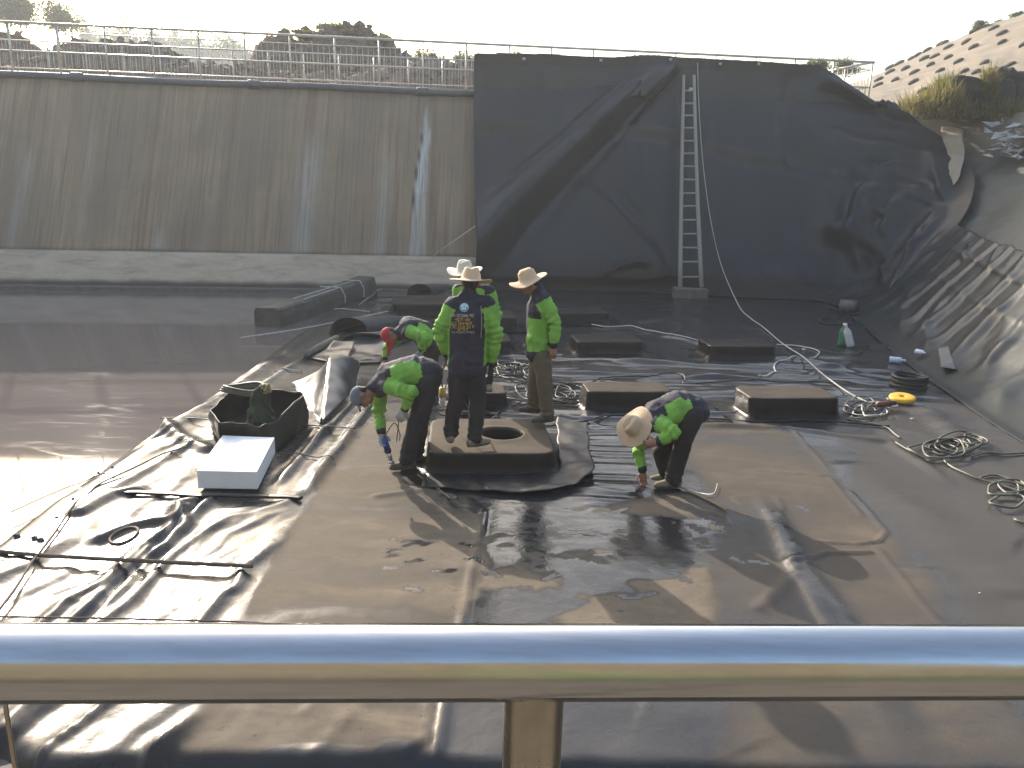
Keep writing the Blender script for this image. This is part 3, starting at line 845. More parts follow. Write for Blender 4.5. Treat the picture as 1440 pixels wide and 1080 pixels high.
# ------------------------------------------------------------------ background mounds, trees, hillside
def mat_rubble(name, a, b, pale=.12):
    q = N(name); v = q.coords()
    n1 = q.noise(1.6, 8, .7, v); n2 = q.noise(9, 6, .75, v)
    col = q.mix(n1, a, b)
    col = q.mix(q.ramp(n2, [(.35, 1), (.5, 0)]), col, tuple(x * .35 for x in a))
    col = q.mix(q.ramp(n2, [(.66, 0), (.70, pale * 4)]), col, (.55, .54, .52))
    q.set(Base_Color=col, Roughness=.95, Normal=q.bump(n2, .9, .12)); return q.m
M['rubble'] = mat_rubble('rubble', (.30, .225, .17), (.17, .13, .10))
M['rubble2'] = mat_rubble('rubble_dark', (.23, .17, .11), (.13, .10, .065), .05)
def mound(name, prof, D, depth, mat, label, base=5.0, chunk=160, seed=0, rough=.5, cs=.18):
    pts = [W(a, b, D) for a, b in prof]
    xs_ = np.linspace(pts[0].x, pts[-1].x, 110); zt = np.interp(xs_, [p.x for p in pts], [p.z for p in pts])
    vs = np.linspace(-1, 1, 44)
    X, Vv = np.meshgrid(xs_, vs, indexing='ij'); H_ = np.repeat((zt - base)[:, None], 44, 1)
    hgt = H_ * np.clip(1 - np.abs(Vv) ** 1.5, 0, 1)
    Yy = D + Vv * depth
    Z = base - .1 + hgt + rough * (fbm(X * 1.3, Yy * 1.3, 200 + seed, 5) - .5) * np.clip(hgt, 0, 1.5)
    root = empty(name, (float(xs_.mean()), D, base), label=label, cat='mound')
    reparent(mesh_obj('heap', np.stack([X, Yy, Z], -1).reshape(-1, 3), grid_faces(*X.shape), mat, smooth=False), root)
    rr = random.Random(seed); V, F_ = [], []
    for _ in range(chunk):
        i = rr.randrange(4, 106); j = rr.randrange(4, 34); c = Vector((X[i, j], Yy[i, j], Z[i, j]))
        s = cs * rr.uniform(.4, 1.4); R_ = Matrix.Rotation(rr.uniform(0, 6), 3, Vector((rr.random(), rr.random(), rr.random())).normalized())
        n0 = len(V)
        for sx, sy, sz in ((-1, -1, -1), (1, -1, -1), (1, 1, -1), (-1, 1, -1), (-1, -1, 1), (1, -1, 1), (1, 1, 1), (-1, 1, 1)):
            V.append(c + R_ @ Vector((sx * s * rr.uniform(.5, 1), sy * s * rr.uniform(.5, 1), sz * s * rr.uniform(.25, .6))))
        F_ += [tuple(n0 + a for a in f) for f in ((0, 3, 2, 1), (4, 5, 6, 7), (0, 1, 5, 4), (1, 2, 6, 5), (2, 3, 7, 6), (3, 0, 4, 7))]
    reparent(mesh_obj('loose_pieces', V, F_, mat, smooth=False, kind='stuff'), root)
    return root
mound('debris_mound', [(-60, 60), (0, 44), (22, 50), (42, 64), (60, 84)], 31, 4, M['rubble'], 'pale debris heap behind the railing at the far left edge', seed=1)
mound('debris_mound', [(55, 82), (90, 66), (110, 56), (140, 52), (180, 54), (215, 60), (245, 68), (262, 80)], 30, 4, M['rubble'], 'low grey and white rubbish heap behind the railing, left of the overgrown mound', seed=2, chunk=420, cs=.13)
mound('debris_mound', [(340, 105), (362, 80), (385, 58), (410, 50), (440, 44), (465, 40), (490, 45), (515, 50), (545, 58), (560, 70), (578, 88), (590, 104)], 34, 5, M['rubble2'], 'tall overgrown earth mound rising above the railing', seed=3, chunk=260, rough=1.1)
mound('debris_mound', [(-100, 92), (60, 92), (200, 92), (280, 88), (330, 94), (420, 100), (520, 100), (600, 84), (660, 90), (700, 98), (760, 120)], 28, 2.2, M['rubble'], 'long low bank of rubble running just behind both railings', seed=4, chunk=900, cs=.11)

def leafmat(name, a, b):
    q = N(name); v = q.coords()
    q.set(Base_Color=q.mix(q.ramp(q.noise(1.2, 4, .6, v), [(.35, 0), (.65, 1)]), a, b), Roughness=.7)
    q.b.inputs['Specular IOR Level'].default_value = .2
    tr_ = q.n('ShaderNodeBsdfTranslucent'); mx = q.n('ShaderNodeMixShader'); mx.inputs[0].default_value = .45
    tr_.inputs[0].default_value = (min(b[0] * 1.6, 1), min(b[1] * 1.7, 1), b[2] * 1.2, 1)
    q.l(q.b.outputs[0], mx.inputs[1]); q.l(tr_.outputs[0], mx.inputs[2]); q.l(mx.outputs[0], q.t.nodes['Material Output'].inputs[0])
    return q.m
M['leaf'] = leafmat('tree_leaves', (.060, .085, .030), (.10, .115, .045))
M['leaf2'] = leafmat('bush_leaves', (.07, .085, .028), (.12, .115, .04))
M['grass'] = leafmat('dry_grass', (.085, .085, .032), (.17, .14, .065))
M['bark'] = simple('bark', (.12, .09, .065), (.07, .055, .04), .9, 5)
def leaves(center, rad, n, ls, rr, clumps=9, gap=.5):
    V, F_ = [], []
    cl = []
    for _ in range(clumps):
        d = Vector((rr.gauss(0, 1), rr.gauss(0, 1), rr.gauss(0, 1))).normalized() * rr.uniform(.25, .85)
        cl.append((Vector((d.x * rad[0], d.y * rad[1], d.z * rad[2])), rr.uniform(.25, .5)))
    for _ in range(n):
        c, s = rr.choice(cl)
        d = Vector((rr.gauss(0, .5), rr.gauss(0, .5), rr.gauss(0, .45))) * s * 1.25
        p = Vector(center) + c + Vector((d.x * rad[0], d.y * rad[1], d.z * rad[2]))
        a = Vector((rr.gauss(0, 1), rr.gauss(0, 1), rr.gauss(0, 1))).normalized(); b = a.orthogonal().normalized(); l = ls * rr.uniform(.5, 1.4)
        n0 = len(V); V += [p - a * l, p + b * l * .45, p + a * l, p - b * l * .45]; F_.append((n0, n0 + 1, n0 + 2, n0 + 3))
    return V, F_
def tree(px_, ytop, ybase, D, wpx, label, seed, mat='leaf', n=2600, ls=.16, group=None, name='tree', cat='tree', zbase=None, clumps=14):
    top = W(px_, ytop, D); base = W(px_, ybase, D); rr = random.Random(seed)
    if zbase is not None: base.z = zbase
    wd = wpx / FPX * D; h = top.z - base.z; ch = h * (.75 if name == 'tree' else .95)
    root = empty(name, base, label=label, cat=cat, group=group)
    cc = Vector((0, 0, h - ch * .5))
    V, F_ = leaves(cc, (wd * .55, wd * .5, ch * .5), n, ls, rr, clumps)
    mesh_obj('crown', V, F_, M[mat], root, smooth=False)
    V, F_ = tube_data([Vector((0, 0, -.3)), Vector((rr.uniform(-.1, .1) * wd, 0, h * .4)), Vector((rr.uniform(-.1, .1) * wd, 0, h * .85))], [h * .028, h * .02, h * .006], 7)
    for _ in range(7):
        z0 = h * rr.uniform(.3, .7); a = rr.uniform(0, 6.28)
        v_, f_ = tube_data([Vector((0, 0, z0)), Vector((cos(a) * wd * .2, sin(a) * wd * .2, z0 + h * .12)), Vector((cos(a) * wd * .4, sin(a) * wd * .4, z0 + h * .25))], [h * .012, h * .008, h * .003], 5)
        F_ += [tuple(x + len(V) for x in f) for f in f_]; V += v_
    mesh_obj('trunk', V, F_, M['bark'], root)
    return root
tree(16, -22, 60, 62, 62, 'dark broad tree cut off by the top left corner', 1, n=9000, ls=.12, clumps=40)
tree(84, -2, 60, 66, 44, 'slender hazy tree standing alone left of the hill', 2, n=2400, ls=.12, clumps=26)
tree(104, 12, 60, 70, 34, 'small sparse tree just right of the slender hazy tree', 3, n=800, ls=.11, clumps=20)
for i, (a, b, w_) in enumerate([(150, 34, 40), (185, 33, 36), (215, 36, 36), (246, 22, 24), (262, 40, 34), (284, 42, 40), (305, 46, 36), (325, 50, 34), (341, 60, 26), (355, 66, 24), (128, 33, 30), (232, 38, 30)]):
    tree(a, b, 90, 146 + (i % 4) * 2, w_, ['hazy tree on the wooded hill, far left of the row', 'hazy tree on the hill behind the low rubbish heap', 'round topped hazy tree on the hill crest', 'tall thin tree sticking up from the hazy hill crest', 'hazy tree right of the tall thin one on the hill', 'broad hazy tree near the right end of the hill', 'hazy tree where the hill starts to fall', 'hazy tree low on the falling hill end', 'second last small tree on the hill end', 'last small tree on the hill, beside the overgrown mound', 'faint tree on the hill between the slender tree and the heap', 'bushy hazy tree just left of the tall thin one'][i], 20 + i, n=1500, ls=.36, group='trees on the far hill', zbase=14)
# vegetation on the big mound and behind
for i, (a, b, c_, w_, D, lb) in enumerate([(462, 29, 46, 50, 34, 'green bush on the very top of the overgrown mound'), (498, 40, 54, 26, 33.4, 'small bright bush on the mound right of its top'), (432, 44, 60, 44, 33, 'bush on the left shoulder of the overgrown mound'),
        (530, 50, 66, 30, 33, 'bush on the right shoulder of the overgrown mound'), (590, 66, 100, 34, 40, 'small pale bush right of the overgrown mound'), (616, 74, 100, 30, 40, 'low bush behind the railing between the mound and the liner'),
        (652, 70, 100, 34, 41, 'yellow green bush behind the railing beside the liner corner'), (690, 74, 104, 40, 43, 'bush peeping over the liner top edge at its left end'), (733, 68, 100, 34, 43, 'bush peeping over the liner right of the second railing post'),
        (1150, 78, 110, 34, 38, 'yellow green bush behind the liner near the corner'), (1186, 76, 110, 34, 38, 'green bush seen through the corner railing')]):
    tree(a, b, c_, D, w_, lb, 60 + i, 'leaf2', n=1500, ls=.065, name='bush', cat='bush', clumps=8, group='bushes behind the wall')

# right hillside of sprayed concrete with planting pockets
HA, HB, HC, HD = W(1190, 122, 64), W(1440, 16, 50), W(1440, 172, 23.5), W(1190, 178, 34)
def hill(u, v):     # u left-right, v bottom-top
    b = HD.lerp(HC, u) if u <= 1 else HC + (HC - HD) * Vector((1.6, 0, .2)) * (u - 1); t_ = HA.lerp(HB, u) if u <= 1 else HB + (HB - HA) * Vector((1, .0, 1)) * (u - 1)
    return b.lerp(t_, v)
us = np.linspace(-.6, 2.2, 150); vs_ = np.linspace(-.01, 1.0, 90)
P = np.array([[tuple(hill(u, v)) for v in vs_] for u in us])
hn = (HB - HD).cross(HA - HD).normalized();
if hn.z < 0: hn = -hn
Uu, Vv = np.meshgrid(us, vs_, indexing='ij')
rel = (fbm(Uu * 5, Vv * 5, 210, 3) - .5) * .35 + (fbm(Uu * 28, Vv * 28, 214, 3) - .5) * .08 - 3.0 * sstep(.96, 1.0, Vv)*0
P = P + np.array(hn)[None, None, :] * rel[..., None]
back = P[:, -1:, :] + np.array([[[6, 30, -6.0]]]); P2 = np.concatenate([P, back], 1)
qh = N('sprayed_slope'); v = qh.coords()
n1 = qh.noise(.35, 7, .65, v); n2 = qh.noise(.9, 6, .6, qh.coords((.35, .35, 3.0))); n3 = qh.noise(5, 6, .7, v)
col = qh.mix(n1, (.20, .165, .125), (.13, .108, .08)); col = qh.mix(qh.ramp(n2, [(.5, 0), (.62, .6)]), col, (.235, .20, .155))
qh.set(Base_Color=col, Roughness=.95, Normal=qh.bump(n3, .6, .08))
hs_ = mesh_obj('hillside', P2.reshape(-1, 3), grid_faces(P2.shape[0], P2.shape[1]), qh.m, kind='structure')
hpx, hpy = project(P.reshape(-1, 3))
M['pocket'] = simple('dark_planting_pocket', (.055, .048, .036), (.03, .03, .02), .95, 6, bump=.6, bdist=.03)
holes = [(1300, 62), (1322, 57), (1330, 61), (1335, 67), (1367, 45), (1357, 60), (1367, 67), (1292, 78), (1299, 83), (1312, 80), (1333, 82), (1349, 88), (1310, 92), (1321, 101),
         (1285, 103), (1284, 116), (1400, 41), (1410, 48), (1410, 61), (1438, 64), (1386, 89), (1357, 102), (1375, 103), (1321, 117), (1422, 92), (1422, 118),
         (1260, 75), (1276, 68), (1251, 95), (1253, 102), (1273, 97), (1235, 113), (1257, 113), (1235, 121), (1295, 128)]
_hP = P.reshape(-1, 3)
ax_u = (HC - HD).normalized(); ax_v = (hill(.5, .6) - hill(.5, .4)).normalized()
rowdir = (hill(.62, .52) - hill(.38, .30)).normalized()
bm = bmesh.new(); bmesh.ops.create_icosphere(bm, subdivisions=2, radius=1)
for v_ in bm.verts:
    n_ = mnoise.noise(v_.co * 2.1); v_.co = v_.co.lerp(v_.co / max(abs(v_.co.x), abs(v_.co.y), abs(v_.co.z)), .6); v_.co = Vector((v_.co.x * (1 + .25 * n_), v_.co.y * (1 + .2 * n_), v_.co.z * (1 + .3 * n_)))
pk = None; rr = random.Random(3)
for (a, b) in holes:
    i = int(np.hypot(hpx - a, hpy - b).argmin()); q = Vector(_hP[i]); s = (q - CAM).length
    e1 = rowdir; e3 = hn; e2 = e3.cross(e1).normalized()
    mt = Matrix((e1, e2, e3)).transposed().to_4x4()
    if pk is None: pk = bm_obj('planting_pocket', bm, M['pocket'], hs_, True); o = pk
    else: o = share(pk, hs_)
    k_ = s / FPX
    o.matrix_basis = Matrix.Translation(q + hn * .05) @ mt @ Matrix.Diagonal((k_ * rr.uniform(5.2, 6.6), k_ * rr.uniform(4, 5.5), k_ * 2.6, 1))
for i, (a, b, c_, w_, lb) in enumerate([(1378, 28, 42, 20, 'grey green bush on the crest of the pocketed hillside'), (1406, 24, 36, 16, 'low bush right of the grey green one on the hillside crest'), (1434, 14, 24, 22, 'dark bush on the hillside crest at the right edge')]):
    tree(a, b, c_, 52, w_, lb, 90 + i, 'leaf', n=500, ls=.12, name='bush', cat='bush', clumps=6, group='bushes on the hillside crest')
def rock(name, px_, py_, D, sx, sy, sz, seed, mat, label):
    bm = bmesh.new(); bmesh.ops.create_icosphere(bm, subdivisions=4, radius=1); o_ = Vector((seed * 7.3, 2, 1))
    for v_ in bm.verts:
        c = v_.co.copy(); m = max(abs(c.x), abs(c.y), abs(c.z)); c = c.lerp(c / m, .45)
        c *= 1 + .35 * mnoise.noise(c * 1.3 + o_) + .14 * mnoise.noise(c * 4 + o_)
        v_.co = Vector((c.x * sx, c.y * sy, c.z * sz))
    o = bm_obj(name, bm, mat, None, True, label=label, cat='rock'); o.location = W(px_, py_, D); return o
M['rock'] = simple('dark_rock', (.055, .050, .042), (.025, .024, .02), .9, 3, bump=.7, bdist=.05)
rock('boulder', 1368, 136, 22.5, .92, .6, .46, 1, M['rock'], 'long dark boulder in the grass at the hillside foot')
rock('boulder', 1404, 122, 22.6, .32, .4, .50, 2, M['rock'], 'dark upright boulder rising at the right end of the long one')
rock('boulder', 1438, 128, 22.4, .34, .4, .50, 3, M['rock'], 'dark boulder cut off by the right edge above the bank')
rock('boulder', 1418, 150, 22.3, .55, .4, .22, 4, M['rock'], 'low dark boulder between the two upright ones')
def blades(name, poly, D0, D1, n, h, mat, label, cat, seed, kind='stuff'):
    rr = random.Random(seed); V, F_ = [], []
    xs_ = [p[0] for p in poly]; ys_ = [p[1] for p in poly]
    while len(F_) < n:
        a = rr.uniform(min(xs_), max(xs_)); b = rr.uniform(min(ys_), max(ys_))
        if not inpoly(np.array([a]), np.array([b]), poly)[0]: continue
        p = W(a, b, rr.uniform(D0, D1)); d = Vector((rr.gauss(0, .45), rr.gauss(0, .45), 1)).normalized() * h * rr.uniform(.3, 1.3); s = Vector((rr.gauss(0, 1), rr.gauss(0, 1), 0)).normalized() * .018
        n0 = len(V); V += [p - s, p + s, p + d]; F_.append((n0, n0 + 1, n0 + 2))
    return mesh_obj(name, V, F_, mat, smooth=False, label=label, cat=cat, kind=kind)
blades('grass', [(1262, 152), (1300, 138), (1345, 122), (1360, 150), (1440, 150), (1440, 166), (1300, 170)], 21.5, 23.5, 3800, .38, M['grass'], 'rough green and straw grass at the top of the bank', 'grass', 4)
blades('weeds', [(1305, 145), (1318, 126), (1345, 120), (1352, 150), (1330, 160)], 22, 23, 1500, .50, M['leaf2'], 'yellow green weeds in front of the long dark boulder', 'weeds', 5)
blades('grass', [(1380, 108), (1398, 100), (1404, 135), (1392, 150), (1382, 140)], 21.8, 22.3, 500, .35, M['grass'], 'straw coloured grass hanging over the upright boulder', 'grass', 6)
# orange sack
bm = bmesh.new(); add_box(bm, (0, 0, 0), (.46, .3, .20), .07, seg=3)
bmesh.ops.subdivide_edges(bm, edges=bm.edges[:], cuts=1, use_grid_fill=True)
for v_ in bm.verts: v_.co += Vector((0, 0, .05)) * mnoise.noise(v_.co * 9)
o = bm_obj('sack', bm, simple('orange_sack', (.62, .33, .06), (.5, .25, .05), .7, 12), None, True, label='small orange sack lying on top of the bank above the tan cloth', cat='sack')
o.location = W(1329, 158, 22.0)

# bank surface lookup
_bS, _bT = np.meshgrid(np.arange(8.6, _fs[-1] - .1, .05), np.arange(0, 12.5, .05), indexing='ij')
_bP, _bN = surf(_bS, _bT, up=False); _bpx, _bpy = project(_bP); _bz = _bP @ np.array(_fw)
def BANK(a, b, off=.1):
    d = np.hypot(_bpx - a, _bpy - b) + np.where(_bz < 2, 1e6, 0); i = np.unravel_index(d.argmin(), d.shape)
    return Vector(_bP[i]) + Vector(_bN[i]) * off
def sheet(name, left, right_, nu, nv, mat, amp=.03, seed=0, off=.0, thick=.006, parent=None, freq=2.0, bulge=None, **k):
    """a loose sheet spanned between two smooth edges (lists of points)"""
    a = [left[0]] * 0 + smooth_resample(left, nu); b = smooth_resample(right_, nu)
    V = []
    for i in range(nu):
        for j in range(nv):
            t_ = j / (nv - 1); p = a[i].lerp(b[i], t_)
            if bulge is not None: p = p + bulge(i / (nu - 1), t_)
            q = p * freq + Vector((seed * 3.1, 0, 0))
            V.append(p + Vector((mnoise.noise(q), mnoise.noise(q + Vector((5, 5, 5))), mnoise.noise(q + Vector((9, 1, 3))))) * amp)
    o = mesh_obj(name, V, [tuple(f) for f in grid_faces(nu, nv).tolist()], mat, parent, **k)
    if thick:
        m = o.modifiers.new('thick', 'SOLIDIFY'); m.thickness = thick; m.offset = 0
    return o
def smooth_resample(pts, n):
    sp = smooth_path(pts, .02); d = [0]
    for p, q in zip(sp, sp[1:]): d.append(d[-1] + (q - p).length)
    out = []; j = 0
    for i in range(n):
        t_ = d[-1] * i / (n - 1)
        while j < len(d) - 2 and d[j + 1] < t_: j += 1
        out.append(sp[j].lerp(sp[j + 1], 0 if d[j + 1] == d[j] else (t_ - d[j]) / (d[j + 1] - d[j])))
    return out
sheet('cloth_strip', [BANK(1321, 166, .18), BANK(1327, 190, .18), BANK(1334, 222, .2), BANK(1339, 245, .2), BANK(1345, 268, .2)],
      [BANK(1365, 167, .18), BANK(1362, 195, .18), BANK(1360, 225, .2), BANK(1356, 250, .2), BANK(1348, 270, .2)], 40, 12,
      simple('tan_geotextile', (.40, .33, .25), (.31, .26, .20), .9, 9, bump=.4), .05, 3, freq=2.5,
      label='tapering strip of tan cloth lying down the bank', cat='cloth')
V, F_ = [], []; rr = random.Random(8)
for _ in range(60):
    a = rr.uniform(1400, 1450); b = rr.uniform(172, 226) ; p = BANK(a, b, .12); s = rr.uniform(.05, .22); n0 = len(V)
    for _k in range(4): V.append(p + Vector((rr.gauss(0, s), rr.gauss(0, s), rr.gauss(0, s * .4))))
    F_.append((n0, n0 + 1, n0 + 2, n0 + 3))
mesh_obj('torn_film', V, F_, simple('pale_film', (.50, .49, .47), (.3, .3, .3), .6, 9), smooth=False, label='scraps of torn pale plastic film on the bank at the right edge', cat='plastic scraps', kind='stuff')

# ------------------------------------------------------------------ tie knots along the curtain
for i, (a, b, lb) in enumerate([(737, 84, 'white tie near the left end of the hanging sheet'), (845, 86, 'white tie midway between the sheet left end and the big fold'), (943, 85, 'white tie at the top of the big diagonal fold'),
                  (1013, 91, 'white tie just right of the ladder top'), (1067, 91, 'white tie farthest right on the hanging sheet')]):
    o = knot('tie', CUR(a, b, .05), .045, M['rope_white'], seed=i); tag(o, lb, 'tie', 'ties along the sheet top')

# ------------------------------------------------------------------ ladder
ld = empty('ladder', G(971, 413), label='tall weathered wooden ladder leaning on the black sheet', cat='ladder')
def LP(a, b): t_ = (412 - b) / (412 - 105); return W(a, b, 20.55 + 2.3 * t_)
bots = []
for (xa, xb, xm) in ((956.5, 961.5, -.6), (986.5, 976, -1.2)):
    pts = [LP(xa + (xb - xa) * t_ + xm * sin(t_ * pi), 404 - (404 - 106) * t_) for t_ in np.linspace(0, 1, 9)]
    reparent(tube('rail', pts, [.062 - .02 * t_ for t_ in np.linspace(0, 1, 9)], M['wood'], None, 8), ld)
rr = random.Random(2)
for y_ in (127, 146, 162, 180, 198, 216, 234, 252, 271.5, 290, 310, 329, 348, 368, 390):
    t_ = (404 - y_) / 298; xa = 956.5 + 5 * t_ - .6 * sin(t_ * pi); xb = 986.5 - 10.5 * t_ - 1.2 * sin(t_ * pi)
    reparent(tube('rung', [LP(xa - 1, y_ + rr.uniform(-.7, .7)), LP(xb + 1, y_ + rr.uniform(-.7, .7))], .024, M['wood'], None, 7), ld)
reparent(knot('lashing', LP(971, 128), .07, M['rope_white'], seed=9), ld)
bm = bmesh.new(); add_box(bm, (0, 0, .13), (.86, .42, .26), .02, seg=2)
bmesh.ops.subdivide_edges(bm, edges=bm.edges[:], cuts=2, use_grid_fill=True)
for v_ in bm.verts: v_.co += Vector([mnoise.noise(v_.co * 6 + Vector((k, 0, 0))) for k in (0, 5, 9)]) * .018
o = bm_obj('concrete_block', bm, M['concrete'], None, False, label='rough concrete block under the foot of the ladder', cat='block'); o.location = W(970, 415, 20.45) * 1; o.location.z = .0

# ------------------------------------------------------------------ liner covered blocks
def covered_block(xl, xr, yb, yt, yk, label, skew=0.0, hole=None, seed=0, dust_top=.8, cr=.06):
    A = G(xl, yb); B = G(xr, yb); h = W(xl, yt, A.y).z; h = max(h, .12)
    K = G((xl + xr) / 2, yk, h); mid = (A + B) / 2; dep = max(K.y - mid.y, .35); wd = (B - A).length
    ang = atan2(B.y - A.y, B.x - A.x)
    root = empty('covered_block', mid, ang, label=label, cat='covered block', group='liner covered blocks')
    # rings: (grow, z)
    prof = [(.26, .020), (.10, .030), (.035, .050), (.012, .09), (.006, h * .5), (.0, h - .03), (-.006, h - .012), (-.018, h - .002), (-.04, h), (-.12, h)]
    n = 72
    def outline(g):
        r = max(cr + g * .8, .02); w2 = wd / 2 + g; d2 = dep / 2 + g; pts = []
        for k in range(n):
            a = 2 * pi * k / n; ca, sa = cos(a), sin(a)
            sx = w2 / max(abs(ca), 1e-6); sy = d2 / max(abs(sa), 1e-6); m = min(sx, sy)
            # superellipse for rounded corners
            p_ = 9 if g > -.1 else 9
            q = (abs(ca / w2) ** p_ + abs(sa / d2) ** p_) ** (-1 / p_)
            pts.append(Vector((ca * q, sa * q, 0)))
        return pts
    V, dus = [], []
    rr = random.Random(seed)
    ctr = Vector((0, dep / 2, 0))
    rings = []
    for g, z in prof: rings.append(([p + ctr + Vector((skew * z, 0, 0)) for p in outline(g)], z))
    if hole is None:
        for s in (.8, .6, .4, .2, .04): rings.append(([(p) * s + ctr for p in outline(-.12)], h))
    else:
        hc, hr = hole; hc = Vector(hc) - mid; hc = Matrix.Rotation(-ang, 3, 'Z') @ hc; hc.z = 0
        base_ = [p + ctr for p in outline(-.12)]
        for s in (.25, .5, .75, .92, 1.0):
            pts = []
            for k in range(n):
                a = 2 * pi * k / n; c = hc + Vector((cos(a), sin(a), 0)) * hr * (1 + .02 * sin(3 * a)); pts.append(base_[k].lerp(c, s))
            rings.append((pts, h + (.012 if s > .8 else 0)))
        for z_ in (h - .03, -.1, -.5, -.9): rings.append(([hc + Vector((cos(2 * pi * k / n), sin(2 * pi * k / n), 0)) * hr * .98 for k in range(n)], z_))
        rings.append(([hc + Vector((cos(2 * pi * k / n), sin(2 * pi * k / n), 0)) * .01 for k in range(n)], -.9))
    for ri, (pts, z) in enumerate(rings):
        for p in pts:
            wv_ = mnoise.noise(Vector((p.x * 3 + seed, p.y * 3, z * 4))) ; w2_ = mnoise.noise(Vector((p.x * 9 + seed, p.y * 9, z * 9)))
            q = Vector((p.x, p.y, z))
            if z > .04 and z < h - .01: q += (p - ctr).normalized() * (wv_ * .018 + w2_ * .005)
            elif z <= .04 and ri < 4: q.z += .022 * max(0, wv_) + .008 * w2_
            else: q.z += wv_ * .010 + w2_ * .004
            V.append(q); dus.append(dust_top * (.9 if (z >= h - .01 and z > 0) else .12) if z > -.05 else 0)
    F_ = []
    for i in range(len(rings) - 1):
        for k in range(n):
            k2 = (k + 1) % n; F_.append((i * n + k, i * n + k2, (i + 1) * n + k2, (i + 1) * n + k))
    F_.append(tuple(range((len(rings) - 1) * n, len(rings) * n)))
    o = mesh_obj('cover', V, F_, M['block'], root, attrs={'dust': dus, 'wet': [.5] * len(V)})
    return root, h, mid, dep, wd, ang
HOLE = G(706, 604, .3)
B1 = covered_block(600, 782, 672, 638, 588, 'largest liner covered block with a round open manhole, two men standing on it', hole=(HOLE, .235), seed=1, dust_top=.5, cr=.05)
covered_block(825, 945, 582, 551, 537, 'liner covered block behind the straw hatted man bending on the right', seed=2, dust_top=.36)
covered_block(1056, 1182, 594, 560, 543, 'liner covered block nearest the yellow disc, with a dusty top', skew=-.1, seed=3, dust_top=.36)
covered_block(811, 906, 501, 481, 469, 'liner covered block in the third row behind the man in brown trousers', seed=4, dust_top=.12)
covered_block(998, 1092, 508, 487, 476, 'liner covered block below the foot of the ladder, crossed by the white rope end', seed=5, dust_top=.12)
covered_block(770, 858, 456, 441, 432, 'farthest liner covered block on the right of the standing men', seed=6, dust_top=.15)
covered_block(648, 720, 500, 480, 467, 'liner covered block half hidden behind the man with the printed jacket, nearer one', seed=7, dust_top=.2)
covered_block(664, 728, 465, 447, 436, 'liner covered block just behind the men, level with their chests', seed=8, dust_top=.2)
covered_block(645, 713, 578, 553, 540, 'liner covered block under the shoes of the white hatted man', seed=9, dust_top=.35)
covered_block(553, 645, 448, 428, 415, 'pale topped liner covered block behind the red capped worker', seed=10, dust_top=.15)

# apron sheet around the big block
ap_in = [(783, 590), (784, 630), (784, 672), (740, 674), (690, 675), (640, 675), (598, 672)]
ap_out = [(826, 596), (829, 640), (833, 676), (790, 694), (735, 700), (680, 696), (592, 690)]
sheet('liner_apron', [Vector((F(a, b).x, F(a, b).y, .055)) for a, b in ap_in], [Vector((F(a, b).x, F(a, b).y, .04 + (.07 if i == 2 else .02 if i in (1, 3, 4) else .0))) for i, (a, b) in enumerate(ap_out)],
      70, 16, M['black_cloth'], .020, 2, freq=6, thick=.005, bulge=lambda u, v_: Vector((0, 0, .006 * sin(u * 40) * v_)), label='loose apron of black liner spread round the foot of the big block', cat='liner sheet')

# ------------------------------------------------------------------ left side things
def hexa(name, bot, top, mat, bev, noise_=.0, cuts=0, **k):
    bm = bmesh.new(); vs_ = [bm.verts.new(p) for p in bot + top]
    for f in ((3, 2, 1, 0), (4, 5, 6, 7), (0, 1, 5, 4), (1, 2, 6, 5), (2, 3, 7, 6), (3, 0, 4, 7)): bm.faces.new([vs_[i] for i in f])
    if bev: bmesh.ops.bevel(bm, geom=bm.edges[:], offset=bev, segments=2, profile=.5, affect='EDGES')
    if cuts:
        bmesh.ops.subdivide_edges(bm, edges=bm.edges[:], cuts=cuts, use_grid_fill=True)
        for v_ in bm.verts: v_.co += Vector([mnoise.noise(v_.co * 3.5 + Vector((q, 0, 0))) for q in (0, 5, 9)]) * noise_
    bmesh.ops.recalc_face_normals(bm, faces=bm.faces[:])
    return bm_obj(name, bm, mat, None, cuts > 0, **k)
# white foam block
fh = .31
bl = [G(279, 694), G(363, 695), None, None]; z0 = .05
FLb, FRb = Vector((*G(279, 694).xy, z0)), Vector((*G(363, 695.5).xy, z0))
hz_ = W(281, 662, FLb.y).z
BLt, BRt = G(313, 612, hz_), G(386, 615, hz_)
up_ = Vector((0, 0, hz_ - z0)); sh = (FRb - FLb)
hexa('foam_block', [FLb, FRb, FRb + (BRt - (FRb + up_)) * Vector((1, 1, 0)).length / 1.41421 if False else Vector((BRt.x, BRt.y, z0)), Vector((BLt.x, BLt.y, z0))],
     [FLb + up_, FRb + up_, BRt, BLt], M['foam'], .006, label='white rectangular polystyrene foam block on the wrinkled liner', cat='foam block')

